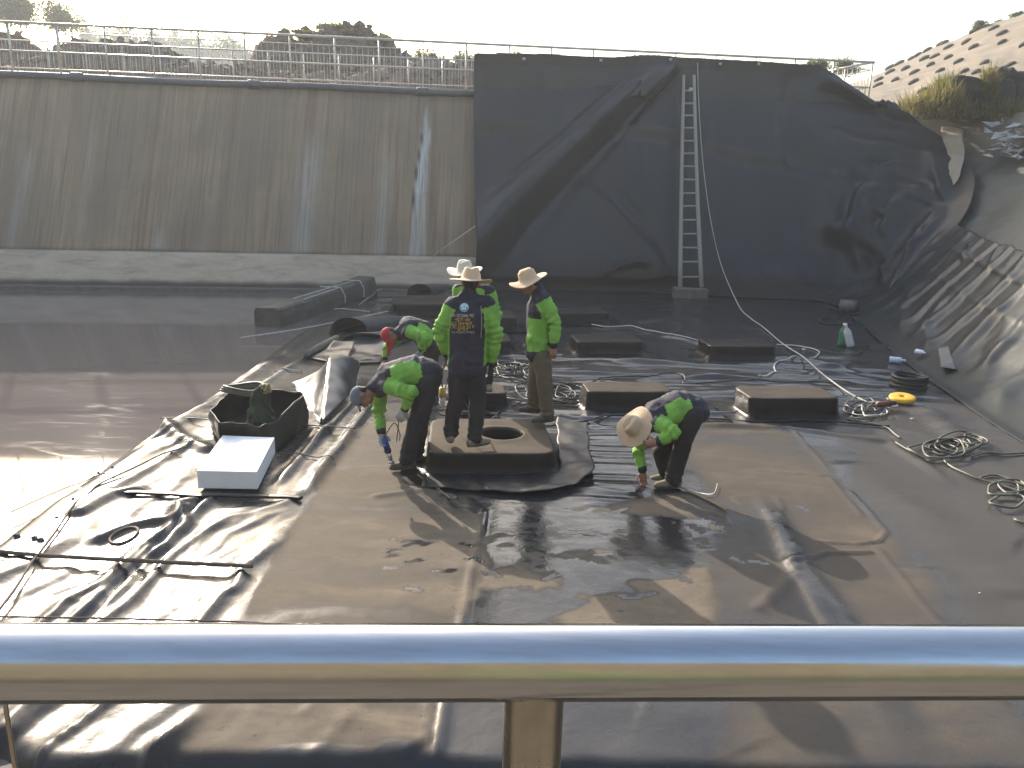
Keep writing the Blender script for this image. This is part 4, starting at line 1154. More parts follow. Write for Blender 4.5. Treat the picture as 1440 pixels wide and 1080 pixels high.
# open topped liner box
rimp = [(295, 576), (309, 593), (338, 595), (366, 601), (392, 587), (414, 565), (427, 556), (422, 550), (385, 547), (345, 545), (322, 553)]
basp = [(297, 600), (312, 630), (340, 635), (365, 639), (388, 641), (412, 619), (433, 597)]
rz_ = .33
rim = [G(a, b, rz_ + (.05 if i in (1, 5, 6) else -.03 if i == 3 else 0)) for i, (a, b) in enumerate(rimp)]
bas = [Vector((*G(*basp[i]).xy, .02)) if i < len(basp) else Vector((rim[i].x, rim[i].y, .02)) for i in range(len(rim))]
rim_s = smooth_path(rim, .06, True); nR = 96
def closed_resample(pts, n):
    sp = smooth_path(pts, .03, True) + [Vector(pts[0])]; d = [0]
    for p, q in zip(sp, sp[1:]): d.append(d[-1] + (q - p).length)
    out = []; j = 0
    for i in range(n):
        t_ = d[-1] * i / n
        while j < len(d) - 2 and d[j + 1] < t_: j += 1
        out.append(sp[j].lerp(sp[j + 1], (t_ - d[j]) / max(1e-9, d[j + 1] - d[j])))
    return out
def linear_ring(pts, per):
    out = []
    for i in range(len(pts)):
        for k in range(per): out.append(pts[i].lerp(pts[(i + 1) % len(pts)], k / per))
    return out
per = 9; rA = linear_ring(rim, per); rB = linear_ring(bas, per); n = len(rA); V = []; nl = 9
cen = sum(rB, Vector()) / n
for i in range(nl):
    for k in range(n):
        t_ = i / (nl - 1); p = rB[k].lerp(rA[k], t_); q = p * 5
        p += (p - cen).normalized() * (.018 * mnoise.noise(q) + .02 * sin(t_ * pi)); p.z += .035 * mnoise.noise(Vector((k * .16, 3, 0))) * t_
        V.append(p)
F_ = []
for i in range(nl - 1):
    for k in range(n): k2 = (k + 1) % n; F_.append((i * n + k, i * n + k2, (i + 1) * n + k2, (i + 1) * n + k))
bx = empty('open_liner_box', cen, label='open topped box shape of folded black liner behind the white foam block', cat='liner box')
o = reparent(mesh_obj('side', V, F_, simple('box_liner', (.018, .017, .014), (.034, .029, .023), .5, 6, bump=.3, spec=.2), attrs=None), bx)
m = o.modifiers.new('thick', 'SOLIDIFY'); m.thickness = .012; m.offset = 0
reparent(mesh_obj('bottom', [Vector((p.x, p.y, .045)) for p in rB], [tuple(range(n))], M['black_cloth'], smooth=False), bx)
# green bundle inside
def blob_mesh(name, prims, mat, voxel=.02, smooth_it=3, parent=None, noise_=0.0, nf=12, disp=None, **k):
    """prims: (p0, p1, r0, r1[, (sx, sy, sz)]) tapered capsules and ('e', centre, (a,b,c), rotation) ellipsoids, fused to one skin"""
    bm = bmesh.new()
    for pr in prims:
        if pr[0] == 'e':
            _, c, rad, R_ = pr
            m_ = Matrix.Translation(c) @ (R_.to_4x4() if R_ is not None else Matrix.Identity(4)) @ Matrix.Diagonal((*rad, 1))
            bmesh.ops.create_uvsphere(bm, u_segments=16, v_segments=10, radius=1, matrix=m_)
        else:
            p0_, p1_, r0_, r1_ = pr[:4]; fl = pr[4] if len(pr) > 4 else None       # fl = (side vector, ratio)
            p0_, p1_ = Vector(p0_), Vector(p1_); t_ = (p1_ - p0_); L = t_.length
            if fl is None: a, b = frame_from(t_); ka = 1
            else:
                a, b = frame_from(t_, Vector(fl[0])); ka = fl[1]
            tn = t_.normalized(); rings = []
            for (c, r) in [(p0_ - tn * r0_ * .94, r0_ * .34), (p0_ - tn * r0_ * .7, r0_ * .72), (p0_ - tn * r0_ * .3, r0_ * .95), (p0_, r0_), (p0_.lerp(p1_, .5), (r0_ + r1_) / 2), (p1_, r1_), (p1_ + tn * r1_ * .3, r1_ * .95), (p1_ + tn * r1_ * .7, r1_ * .72), (p1_ + tn * r1_ * .94, r1_ * .34)]:
                rings.append([bm.verts.new(c + a * (cos(2 * pi * q / 14) * r * ka) + b * (sin(2 * pi * q / 14) * r)) for q in range(14)])
            for i in range(len(rings) - 1):
                for q in range(14): bm.faces.new((rings[i][q], rings[i][(q + 1) % 14], rings[i + 1][(q + 1) % 14], rings[i + 1][q]))
            bm.faces.new(list(reversed(rings[0]))); bm.faces.new(rings[-1])
    me = bpy.data.meshes.new(name); bm.to_mesh(me); bm.free()
    tmp = bpy.data.objects.new(name + '_tmp', me); COL.objects.link(tmp)
    r_ = tmp.modifiers.new('r', 'REMESH'); r_.mode = 'VOXEL'; r_.voxel_size = voxel; r_.use_smooth_shade = True
    if smooth_it: s_ = tmp.modifiers.new('s', 'SMOOTH'); s_.iterations = smooth_it; s_.factor = .5
    dg = bpy.context.evaluated_depsgraph_get(); dg.update()
    nm = bpy.data.meshes.new_from_object(tmp.evaluated_get(dg)); nm.name = name
    bpy.data.objects.remove(tmp); bpy.data.meshes.remove(me)
    nv = len(nm.vertices); co = np.empty(nv * 3, np.float32); nm.vertices.foreach_get('co', co); co = co.reshape(-1, 3)
    no = np.empty(nv * 3, np.float32); nm.vertex_normals.foreach_get('vector', no); no = no.reshape(-1, 3)
    if noise_:
        d = (fbm(co[:, 0] * nf + co[:, 2] * nf * .5, co[:, 2] * nf * .6 + co[:, 1] * nf, 300, 3) - .5) * 2 * noise_; co = co + no * d[:, None]
    if disp is not None: co = disp(co, no)
    nm.vertices.foreach_set('co', co.astype(np.float32).ravel()); nm.update()
    nm.polygons.foreach_set('use_smooth', [True] * len(nm.polygons))
    nm.materials.clear()
    for m_ in (mat if isinstance(mat, (list, tuple)) else [mat]): nm.materials.append(m_)
    o = bpy.data.objects.new(name, nm); link(o, parent)
    return tag(o, **k)
gb = G(366, 604, .08)
M['green_cloth'] = simple('green_bundle', (.055, .068, .034), (.028, .036, .022), .9, 14, bump=.5)
bu = empty('bundle', gb, label='dark green cloth bundle standing in the open liner box', cat='bundle')
reparent(blob_mesh('cloth', [(gb + Vector((0, 0, .0)), gb + Vector((.02, .04, .40)), .15, .085), (gb + Vector((-.10, -.02, 0)), gb + Vector((-.02, .02, .36)), .07, .06),
        (gb + Vector((.16, .02, 0)), gb + Vector((.10, .05, .16)), .10, .06), (gb + Vector((.02, .03, .36)), gb + Vector((.07, .04, .44)), .06, .05)], M['green_cloth'], .012, 1, noise_=.040, nf=13), bu)
reparent(knot('tuft', gb + Vector((.07, .03, .43)), .07, simple('straw_tuft', (.42, .34, .18), (.26, .2, .12), .9, 20), seed=4), bu)
hc_ = empty('hose_coil', G(340, 551, .36), label='small coil of dark hose resting on the back rim of the open liner box', cat='hose')
for i in range(3):
    c = G(341, 551, .35) + Vector((.0, .05, .025 * i)); pts = [c + Vector((cos(a) * (.27 - .02 * i), sin(a) * .16, .02 * sin(2 * a))) for a in np.linspace(0, 2 * pi, 26)[:-1]]
    reparent(tube('loop', pts, .017, M['cable_olive'], None, 7, True), hc_)

# upright curled offcuts of liner
def patch(name, c4, nu, nv, mat, bulge, label, seed=0, amp=.015, thick=.006, cat='liner offcut'):
    a, b, c, d = c4
    V = []
    nn = (b - a).cross(d - a).normalized()
    for i in range(nu):
        for j in range(nv):
            u, v_ = i / (nu - 1), j / (nv - 1); p = a.lerp(b, u).lerp(d.lerp(c, u), v_)
            p += nn * bulge * sin(u * pi) + nn * amp * mnoise.noise(p * 4 + Vector((seed, 0, 0))) * 2
            V.append(p)
    o = mesh_obj(name, V, [tuple(f) for f in grid_faces(nu, nv).tolist()], mat, label=label, cat=cat)
    m_ = o.modifiers.new('t', 'SOLIDIFY'); m_.thickness = thick; m_.offset = 0
    return o
M['offcut'] = simple('offcut_liner', (.040, .041, .044), (.075, .074, .072), .30, 4, bump=.15)
fl = empty('liner_flap', G(440, 580, .1), label='upright pointed flap of liner between the open box and the capped worker', cat='liner flap')
A_, T_, C_, L_ = F(411, 542, .03), G(463, 502, .42), F(452, 603, .02), F(428, 572, .02)
E_, H_ = F(500, 545, .02), F(478, 575, .02)
for nm_, c4, bl_ in (('lit_side', (A_, T_, C_, L_), .06), ('shaded_side', (T_, F(506, 522, .10), E_, C_), -.10)):
    o = patch(nm_, c4, 18, 18, M['offcut'], bl_, None); del o['category']; reparent(o, fl)
def arch(px0, py0, wpx, hpx, px1, py1, label, seed=0, flat=.35):
    p = G(px0, py0); zc = (p - CAM).dot(_fw); w_ = wpx / FPX * zc; h_ = hpx / FPX * zc; q = G(px1, py1); V = []; nu, nv = 20, 22
    for i in range(nu):
        t_ = i / (nu - 1); c = p.lerp(q, t_); k_ = 1 - (1 - flat) * t_
        for j in range(nv):
            a = pi * j / (nv - 1); s_ = (1 - cos(a)) / 2
            off_ = Vector((-w_ / 2 + w_ * s_, 0, max(.015, h_ * k_ * sin(a) ** .8)))
            pt = c + off_; pt += Vector((0, .1 * s_, .015 * mnoise.noise(pt * 4))); V.append(pt)
    o = mesh_obj('curled_liner', V, [tuple(f) for f in grid_faces(nu, nv).tolist()], M['offcut'], label=label, cat='liner offcut')
    m_ = o.modifiers.new('t', 'SOLIDIFY'); m_.thickness = .008; m_.offset = 0
arch(489, 471, 52, 24, 560, 452, 'curled liner offcut with a dark arched mouth beside the water', 1)
arch(589, 415, 34, 15, 640, 404, 'small arched liner offcut farthest back near the plinth', 2)
arch(512, 489, 74, 20, 590, 468, 'low wide liner curl just left of the red cap', 3)
patch('liner_flap', (F(476, 515, .03), F(497, 486, .16), F(545, 488, .16), F(535, 512, .02)), 20, 16, M['offcut'], .09, 'lit grey flap of liner below the red capped worker hand', 4)
patch('liner_flap', (F(432, 505, .02), F(470, 492, .14), F(500, 492, .14), F(482, 517, .02)), 16, 14, M['offcut'], .05, 'small grey flap of liner beside the short tan roll', 5)
tr = empty('liner_roll', F(455, 494, .06), label='short tan stained roll lying left of the curled flaps', cat='roll')
reparent(tube('roll', [F(431, 506, .06), F(452, 494, .07), F(474, 481, .06)], [.05, .062, .055], simple('stained_roll', (.22, .20, .15), (.10, .10, .08), .7, 9, bump=.3), None, 12), tr)

# long wrapped beam at the water edge
b0_, b1_ = G(393, 457), G(529, 413); hb = .36
dirb = (b1_ - b0_).normalized(); nb_ = Vector((-dirb.y, dirb.x, 0)) * .55
V = []; F_ = []; ns = 26
for i in range(ns):
    t_ = i / (ns - 1); c = b0_.lerp(b1_, t_) + Vector((0, 0, .12 * t_ * t_))
    for (ox, oz) in ((0, -.05), (.0, hb * .55), (.03, hb - .03), (.08, hb), (.5, hb - .02), (.55, hb - .08), (.55, -.05)):
        p = c + nb_ / .55 * ox + Vector((0, 0, oz - .05)); p += Vector((mnoise.noise(p * 2.2), mnoise.noise(p * 2.2 + Vector((4, 4, 4))), mnoise.noise(p * 3))) * .035; V.append(p)
for i in range(ns - 1):
    for k in range(7): k2 = (k + 1) % 7; F_.append((i * 7 + k, (i + 1) * 7 + k, (i + 1) * 7 + k2, i * 7 + k2))
F_.append(tuple(range(7))); F_.append(tuple(reversed(range((ns - 1) * 7, ns * 7))))
wb = empty('wrapped_beam', b0_, label='long dark wrapped beam tied with white cord at the water edge', cat='beam')
reparent(mesh_obj('wrap', V, F_, simple('beam_wrap', (.065, .060, .048), (.115, .105, .08), .6, 3, bump=.4), smooth=False), wb)
for t_ in (.60, .82):
    c = b0_.lerp(b1_, t_) + Vector((0, 0, .12 * t_ * t_ - .05)); nx = nb_ / .55
    reparent(tube('cord', [c - nx * .05, c - nx * .05 + Vector((0, 0, hb * .6)), c + nx * .05 + Vector((0, 0, hb + .03)), c + nx * .56 + Vector((0, 0, hb + .02))], .013, M['rope_white'], None, 6), wb)
c0_ = b0_.lerp(b1_, .25) + Vector((0, 0, hb - .02)); 
reparent(tube('cord', [c0_ + nb_ * .15, b0_.lerp(b1_, .60) + Vector((0, 0, hb + .03)) + nb_ * .1], .012, M['rope_white'], None, 6), wb)
reparent(tube('cord', [c0_ + nb_ * .6, b0_.lerp(b1_, .80) + Vector((0, 0, hb + .06)) + nb_ * .3], .012, M['rope_white'], None, 6), wb)

# black strip added as the shade of a fold lip across the left sheet
pts = [Vector((*G(a, b, .05).xy, .05)) for a, b in ((106, 691), (150, 693), (220, 695), (250, 697), (300, 698), (360, 699), (422, 702))]
sheet('fold_shade_strip', pts, [p + Vector((0.01, .05, .004)) for p in pts], 60, 4, M['black_cloth'], .010, 5, freq=5, thick=.02, label='narrow black strip standing in for fold shade across the crumpled left sheet', cat='shade strip')

# ------------------------------------------------------------------ ropes and cables
def line(name, pts, r, mat, label, cat, dz=.02, taut=False, step=.06, n=6, jit=.0, seed=0, group=None):
    P_ = []
    rr = random.Random(seed)
    for p in pts: P_.append(p if isinstance(p, Vector) else F(p[0] + rr.gauss(0, jit), p[1] + rr.gauss(0, jit), dz + r))
    sp = smooth_path(P_, step)
    if taut: sp = [p + Vector((0, 0, .008 * mnoise.noise(p * 2))) for p in smooth_path([G(a, b, .075) for a, b in pts], step)]
    elif all(not isinstance(p, Vector) for p in pts):
        sp = [Vector((p.x, p.y, max(floor_z(p.x, p.y), 0) + dz * .5 + r)) for p in sp]
    return tube(name, sp, r, mat, None, n, label=label, cat=cat, group=group)
K_ = M['rope_old']
ro = empty('knotted_rope', F(60, 780, .05), label='rusty brown rope stretched over the crumpled sheet just above the handrail', cat='rope')
o = line('rope', [(-60, 772), (0, 776), (60, 781), (130, 785), (200, 789), (290, 793), (355, 796)], .018, K_, None, None, .02, True); reparent(o, ro)
for i, (a, b) in enumerate([(27, 777), (52, 780), (60, 783)]): reparent(knot('knot', F(a, b, .07), .026, simple('blue_grey_knot', (.16, .17, .20), (.09, .09, .1), .8, 20) if i == 0 else _km, seed=i), ro); _km = bpy.data.materials['blue_grey_knot']
ro = empty('knotted_line', F(110, 700, .05), label='thin knotted line running diagonally along the outer edge of the left sheet', cat='rope')
reparent(line('line', [(-10, 868), (20, 830), (45, 790), (55, 778), (75, 752), (107, 706), (125, 694), (138, 682), (165, 668), (200, 652), (230, 638), (262, 628)], .009, K_, None, None, .02, True), ro)
for i, (a, b) in enumerate([(82, 745), (105, 722), (140, 681), (160, 673), (255, 630)]): reparent(knot('knot', F(a, b, .05), .015, _km, seed=i + 10), ro)
line('twine', [(16, 723), (60, 703), (110, 683), (150, 676)], .005, K_, 'very thin twine reaching out over the bright water', 'twine', .03)
line('twine', [(-40, 866), (60, 868), (160, 870), (240, 872), (330, 875), (420, 879)], .007, M['rope_old'], 'pale twine lying along just above the handrail at the left', 'twine', .02, True)
line('cord', [(262, 628), (310, 634), (350, 637), (390, 643), (430, 648), (470, 652)], .006, M['cable_black'], 'thin dark cord behind the white foam block', 'cord', .03)
line('cord', [(225, 588), (262, 588), (300, 590), (345, 598), (400, 600), (440, 598), (500, 602)], .007, M['cable_black'], 'thin dark cord crossing in front of the open liner box', 'cord', .03, True)
c = F(178, 786, .10); strap = [c + Vector((cos(a) * .10, sin(a) * .09, .02 + .03 * sin(a + .6) + .03)) for a in np.linspace(0, 2 * pi, 22)[:-1]]
tube('strap_loop', strap, .014, simple('brown_strap', (.10, .06, .045), (.06, .04, .03), .6, 20), None, 6, True, label='brown looped strap standing on the rusty rope', cat='strap')
for i, (a, b) in enumerate([(146, 814), (128, 835)]):
    bm = bmesh.new(); add_box(bm, (0, 0, 0), (.07, .035, .006), .002); o = bm_obj('tape_scrap', bm, M['cable_black'], label=['upper small dark tape scrap on the bright left sheet', 'lower small dark tape scrap on the bright left sheet'][i], cat='scrap')
    o.location = F(a, b, .03); o.rotation_euler = (0, 0, 1.0)
line('white_line', [G(338, 475, .02), G(430, 461, .12), G(545, 438, .30)], .011, M['rope_white'], 'white line stretched over the water below the wrapped beam', 'line')
line('white_line', [F(574, 390, .05), W(620, 352, 20.2), CUR(668, 318, .15)], .013, M['rope_white'], 'taut white line from the floor up to the left edge of the hanging sheet', 'line')
o = knot('white_knot', F(572, 391, .05), .10, M['rope_white'], seed=3); tag(o, 'white knot where the taut line meets the floor', 'knot')
line('white_line', [(505, 430), (530, 412), (555, 398), (574, 390)], .008, M['rope_white'], 'faint white line on the dark mat left of the taut line knot', 'line', .02)
for i, (p_, q_) in enumerate([((535, 403), (575, 403)), ((520, 420), (560, 421)), ((470, 437), (520, 440)), ((385, 524), (425, 525))]):
    line('cord', [p_, ((p_[0] + q_[0]) / 2, (p_[1] + q_[1]) / 2 - 1), q_], .010, M['rope_white'] if i != 1 else M['cable_black'], ['short white cord nearest the plinth on the far mat', 'short black cord on the far mat', 'short pale cord beside the arched offcut', 'pale cord across the strip left of the pointed flap'][i], 'cord', .02)
line('rope', [CUR(981, 88, .1), CUR(982, 130, .15), CUR(986, 200, .2), CUR(992, 260, .3), CUR(1001, 318, .35), CUR(1014, 372, .4), G(1038, 428, .28), G(1055, 447, .12), (1072, 462), (1100, 486), (1128, 512), (1155, 534), (1190, 556), (1220, 572)], .011, M['rope_white'],
     'long white rope hanging beside the ladder and trailing over the floor', 'rope', .03)
line('rope', [(832, 458), (850, 461), (868, 461), (886, 460), (905, 465), (925, 469), (950, 474), (975, 480), (992, 482)], .013, M['rope_white'], 'white rope lying between the two far blocks below the ladder', 'rope', .02)
line('rope', [(1092, 486), (1122, 488), (1145, 494), (1152, 500), (1142, 506), (1118, 509), (1092, 515), (1088, 522), (1090, 528), (1066, 537)], .012, M['rope_white'], 'bent white rope end right of the block below the ladder', 'rope', .02)
line('power_cable', [(735, 612), (770, 603), (810, 599), (840, 596), (870, 592), (930, 590), (1000, 591), (1060, 596), (1130, 598), (1200, 603), (1250, 607)], .012, M['cable_black'], 'black power cable running across the middle to the yellow disc', 'cable', .02)
line('power_cable', [(690, 531), (740, 545), (800, 548), (850, 538), (895, 536), (925, 532), (950, 531), (963, 536), (962, 543), (1000, 541), (1060, 539), (1110, 542), (1170, 545)], .012, M['cable_black'], 'black power cable passing behind the dusty topped blocks', 'cable', .03)
line('power_cable', [(660, 610), (685, 598), (705, 583), (722, 574), (748, 568), (790, 566)], .012, M['cable_black'], 'black cable trailing onto the big block past the manhole', 'cable', .03)
line('power_cable', [W(665, 582, 8.0), W(645, 560, 7.9), F(640, 640, .3)], .008, M['cable_black'], 'thin cable hanging behind the standing man legs', 'cable')
def coil(name, cx, cy, rx, ry, n, r, mat, label, seed, dz=.015, cat='cable', spread=.35, tails=()):
    rr = random.Random(seed); root = empty(name, F(cx, cy), label=label, cat=cat)
    for i in range(n):
        ox, oy = rr.gauss(0, rx * spread), rr.gauss(0, ry * spread); kx, ky = rr.uniform(.55, 1.05), rr.uniform(.55, 1.05); ph = rr.uniform(0, 6)
        pts = []
        for a in np.linspace(0, 2 * pi, 18)[:-1]:
            pts.append(F(cx + ox + cos(a) * rx * kx + 3 * sin(3 * a + ph), cy + oy + sin(a) * ry * ky, dz + r + i * r * .5 + .01 * sin(2 * a + ph)))
        reparent(tube('loop', smooth_path(pts, .05, True), r, mat if not isinstance(mat, list) else mat[i % len(mat)], None, 6, True), root)
    for tl in tails: reparent(line('tail', tl, r, mat if not isinstance(mat, list) else mat[0], None, None, dz), root)
    return root
coil('cable_coil', 775, 560, 46, 14, 9, .010, M['cable_black'], 'loose black cable loops behind the man in brown trousers', 1, tails=[[(700, 520), (730, 530), (760, 545)]])
coil('cable_coil', 712, 524, 22, 9, 9, .009, M['cable_black'], 'tight tangle of black cable between the two standing men', 2)
coil('cable_coil', 1212, 584, 24, 10, 8, .010, [M['cable_olive'], M['cable_black'], M['rope_white']], 'tangle of cable and white rope beside the block and the yellow disc', 3, tails=[[(1185, 590), (1210, 600), (1245, 608), (1265, 622)]])
coil('hose_coil', 1332, 634, 34, 13, 6, .012, [M['cable_olive'], M['cable_olive'], M['cable_black']], 'loose olive hose loops on the floor at the right', 4, cat='hose', tails=[[(1365, 648), (1400, 644), (1450, 640)], [(1258, 630), (1285, 645), (1310, 655)], [(1325, 650), (1340, 662), (1370, 676), (1400, 684), (1450, 700)]])
coil('hose_coil', 1418, 700, 26, 13, 3, .012, M['cable_olive'], 'hose loops cut off by the right edge', 6, cat='hose', spread=.5, tails=[[(1378, 676), (1400, 672), (1450, 690)], [(1425, 735), (1435, 740), (1450, 742)]])
coil('hose_coil', 1366, 622, 17, 9, 2, .011, M['cable_olive'], 'small pair of olive hose loops at the top of the loose hose', 8, cat='hose', spread=.2)
tc = F(1277, 546, .0); root = empty('hose_coil', tc, label='thick neat coil of black hose like a tyre behind the yellow disc', cat='hose')
for i in range(5):
    rr_ = .235 - .018 * (i % 2); pts = [tc + Vector((cos(a) * rr_, sin(a) * rr_, .04 + i * .034 + .01 * sin(a * 2 + i))) for a in np.linspace(0, 2 * pi, 30)[:-1]]
    reparent(tube('loop', pts, .026, simple('tyre_hose', (.028, .027, .022), (.045, .04, .03), .5, 12) if i == 0 else bpy.data.materials['tyre_hose'], None, 8, True), root)
# yellow disc
bm = bmesh.new()
ringsp = [(.035, .0), (.035, .05), (.05, .055), (.145, .055), (.165, .045), (.17, .02), (.165, .0)]
vs_ = [[bm.verts.new((cos(2 * pi * k / 32) * r, sin(2 * pi * k / 32) * r, z)) for k in range(32)] for r, z in ringsp]
for i in range(len(vs_)):
    for k in range(32): bm.faces.new((vs_[i][k], vs_[i][(k + 1) % 32], vs_[(i + 1) % len(vs_)][(k + 1) % 32], vs_[(i + 1) % len(vs_)][k]))
bmesh.ops.recalc_face_normals(bm, faces=bm.faces[:])
o = bm_obj('yellow_disc', bm, simple('yellow_plastic', (.72, .42, .02), (.66, .36, .02), .45, 8), None, True, label='flat yellow disc with a centre hole on the grey liner', cat='disc')
o.location = F(1267, 572, .05); o.rotation_euler = (.10, -.06, 0)
# hand tools
def tool(name, p, rz_, parts, label, cat):
    root = empty(name, p, rz_, label=label, cat=cat)
    for nm_, a, b, r0_, r1_, mt_ in parts: mesh_obj(nm_, *tube_data([Vector(a), Vector(a).lerp(Vector(b), .5), Vector(b)], [r0_, (r0_ + r1_) / 2, r1_], 12), mt_, root)
    return root
M['red_brown'] = simple('red_brown_plastic', (.17, .06, .045), (.10, .04, .03), .45, 8)
M['grey_plastic'] = simple('grey_plastic', (.13, .14, .16), (.08, .09, .10), .45, 8)
M['blue_plastic'] = simple('blue_plastic', (.03, .07, .32), (.025, .06, .27), .4, 8)
M['bright_metal'] = simple('nozzle_metal', (.6, .6, .6), (.5, .5, .5), .25, 9, metal=1.0)
tool('angle_grinder', F(1243, 582, .05), .25, [('body', (-.13, 0, .03), (.08, 0, .035), .034, .038, M['red_brown']), ('gear_head', (.08, 0, .035), (.15, 0, .035), .036, .03, M['cable_black']), ('guard', (.13, 0, -.005), (.13, 0, .02), .07, .06, M['bright_metal']), ('handle', (.11, .03, .04), (.12, .13, .07), .014, .016, M['cable_black'])], 'red brown angle grinder lying against the yellow disc', 'tool')
tool('hot_air_blower', F(1192, 444, .05), -.5, [('motor_housing', (-.20, 0, .14), (.16, 0, .14), .14, .15, M['grey_plastic']), ('end_cap', (.16, 0, .14), (.22, 0, .14), .13, .10, M['cable_black']), ('foot', (-.1, -.12, .0), (-.1, .12, .0), .03, .03, M['cable_black']), ('handle', (-.1, 0, .27), (.12, 0, .29), .022, .022, M['cable_black'])], 'dark grey blower machine standing alone near the corner', 'tool')
line('cord', [(1150, 434), (1165, 435), (1178, 438)], .014, M['cable_black'], 'stiff cable leading left from the blower', 'cable', .06)
line('cord', [(1195, 458), (1170, 459), (1153, 455), (1156, 451), (1166, 451)], .014, M['cable_black'], 'short curved cable in front of the blower', 'cable', .02)
def bottle(p, r, h, mat, capm, label, tilt=(0, 0, 0), cat='bottle'):
    root = empty('bottle', p, label=label, cat=cat); root.rotation_euler = tilt
    prof = [(0.001, 0), (r, 0), (r * 1.02, h * .1), (r * .96, h * .35), (r, h * .6), (r * .9, h * .72), (r * .35, h * .88), (r * .35, h * .95)]
    V = [Vector((cos(2 * pi * k / 16) * a, sin(2 * pi * k / 16) * a, z)) for a, z in prof for k in range(16)]
    F_ = [(i * 16 + k, i * 16 + (k + 1) % 16, (i + 1) * 16 + (k + 1) % 16, (i + 1) * 16 + k) for i in range(len(prof) - 1) for k in range(16)]
    mesh_obj('body', V, F_, mat, root)
    mesh_obj('cap', *tube_data([Vector((0, 0, h * .94)), Vector((0, 0, h * 1.03))], r * .42, 12), capm, root, smooth=False)
    return root
M['clear'] = simple('hazy_bottle_plastic', (.60, .66, .80), (.5, .56, .72), .15, 12)
M['green_glass'] = simple('green_plastic', (.05, .22, .12), (.04, .16, .09), .3, 8)
M['white_plastic'] = simple('white_plastic', (.7, .7, .68), (.6, .6, .6), .4, 8)
bottle(F(1250, 511, .06), .055, .24, M['clear'], M['white_plastic'], 'clear water bottle lying on the floor left of the other one', (radians(88), 0, radians(62)))
bottle(BANK(1290, 506, .16), .045, .19, M['clear'], M['white_plastic'], 'clear water bottle lying at the foot of the right slope', (radians(88), 0, radians(20)))
bottle(F(1184, 487, .02), .085, .40, M['green_glass'], M['white_plastic'], 'green bottle standing beside the white one near the blower')
bottle(F(1196, 489, .02), .07, .42, M['white_plastic'], M['white_plastic'], 'white spouted bottle leaning next to the green one', (0, -.35, 0))
line('cord', [(1200, 489), (1215, 490), (1222, 489)], .014, M['cable_black'], 'short dark rod beside the two standing bottles', 'cable', .02)
line('cord', [(1152, 494), (1175, 500), (1200, 503), (1212, 498), (1206, 494)], .008, M['cable_black'], 'thin dark cord in front of the two standing bottles', 'cable', .02)
for i, (a, b, s, lb) in enumerate([(1130, 494, .03, 'white pebble sized scrap beside the white rope'), (1282, 595, .02, 'tiny white scrap below the yellow disc'), (1376, 843, .008, 'white speck near the handrail at the right')]):
    bm = bmesh.new(); bmesh.ops.create_icosphere(bm, subdivisions=1, radius=s); o = bm_obj('scrap', bm, M['white_plastic'], label=lb, cat='scrap'); o.location = F(a, b, .02); o.scale = (1.3, .8, .6)
# strap flap at the slope foot
patch('liner_flap', (BANK(1324, 530, .16), BANK(1324, 507, .24), BANK(1342, 505, .24), BANK(1347, 532, .16)), 12, 12, M['hose'], .05, 'dark square flap of liner at the foot of the right slope', 6)
# tan strips
for i, (pts, w_, lb) in enumerate([([(952, 688), (985, 703), (1022, 722)], .045, 'tan tape strip beside the bending man shoe on the right'), ([(586, 672), (606, 686), (632, 704)], .018, 'thin pale strip in front of the big block left corner'),
                                    ([(968, 694), (1000, 700), (1008, 686)], .02, 'crooked pale tape scrap behind the bending man heel')]):
    a = [F(x, y, .018) for x, y in pts]; b = [p + Vector((.3 * w_, w_, .004)) for p in a]
    sheet('tape_strip', a, b, 20, 3, M['tan_strip'] if i != 2 else M['white_plastic'], .004, i, thick=.004, label=lb, cat='tape')

# ------------------------------------------------------------------ handrail in front of the camera
zl, zr = .800 * 104 / 111, .800 * 104 / 103
def cp(x, y, zc): d = ray(x, y); return CAM + d * zc
a0, a1 = cp(0, 932, zl), cp(1440, 930.5, zr); dr = (a1 - a0)
e0, e1 = a0 - dr * 1.5, a1 + dr * 1.5
hr = empty('handrail', (float((a0.x + a1.x) / 2), float(a0.y), 1.3), label='polished stainless steel handrail and post right in front of the viewer', cat='railing')
nn_ = 60; pts = [e0.lerp(e1, i / nn_) for i in range(nn_ + 1)]
reparent(tube('rail', pts, .0368, M['steel'], None, 64), hr)
def down(x, y, r, nm_):
    # a point under the rail at this pixel column
    t_ = min(np.linspace(-.2, 1.2, 1401), key=lambda q: abs(project([a0.lerp(a1, q)])[0][0] - x)); p = a0.lerp(a1, t_)
    V, F_ = tube_data([Vector((p.x, p.y, z)) for z in np.linspace(p.z - .015, 1.3, 12)], r, 40, caps=False)
    return reparent(mesh_obj(nm_, V, F_, M['steel_post']), hr)
down(752, 985, .0300, 'post'); down(-2, 990, .0022, 'stay_wire')
p = a0.lerp(a1, .52)
0 and reparent(tube('weld_collar', [Vector((p.x, p.y, p.z - .040)), Vector((p.x, p.y, p.z - .034))], .0315, M['steel_post'], None, 32), hr)

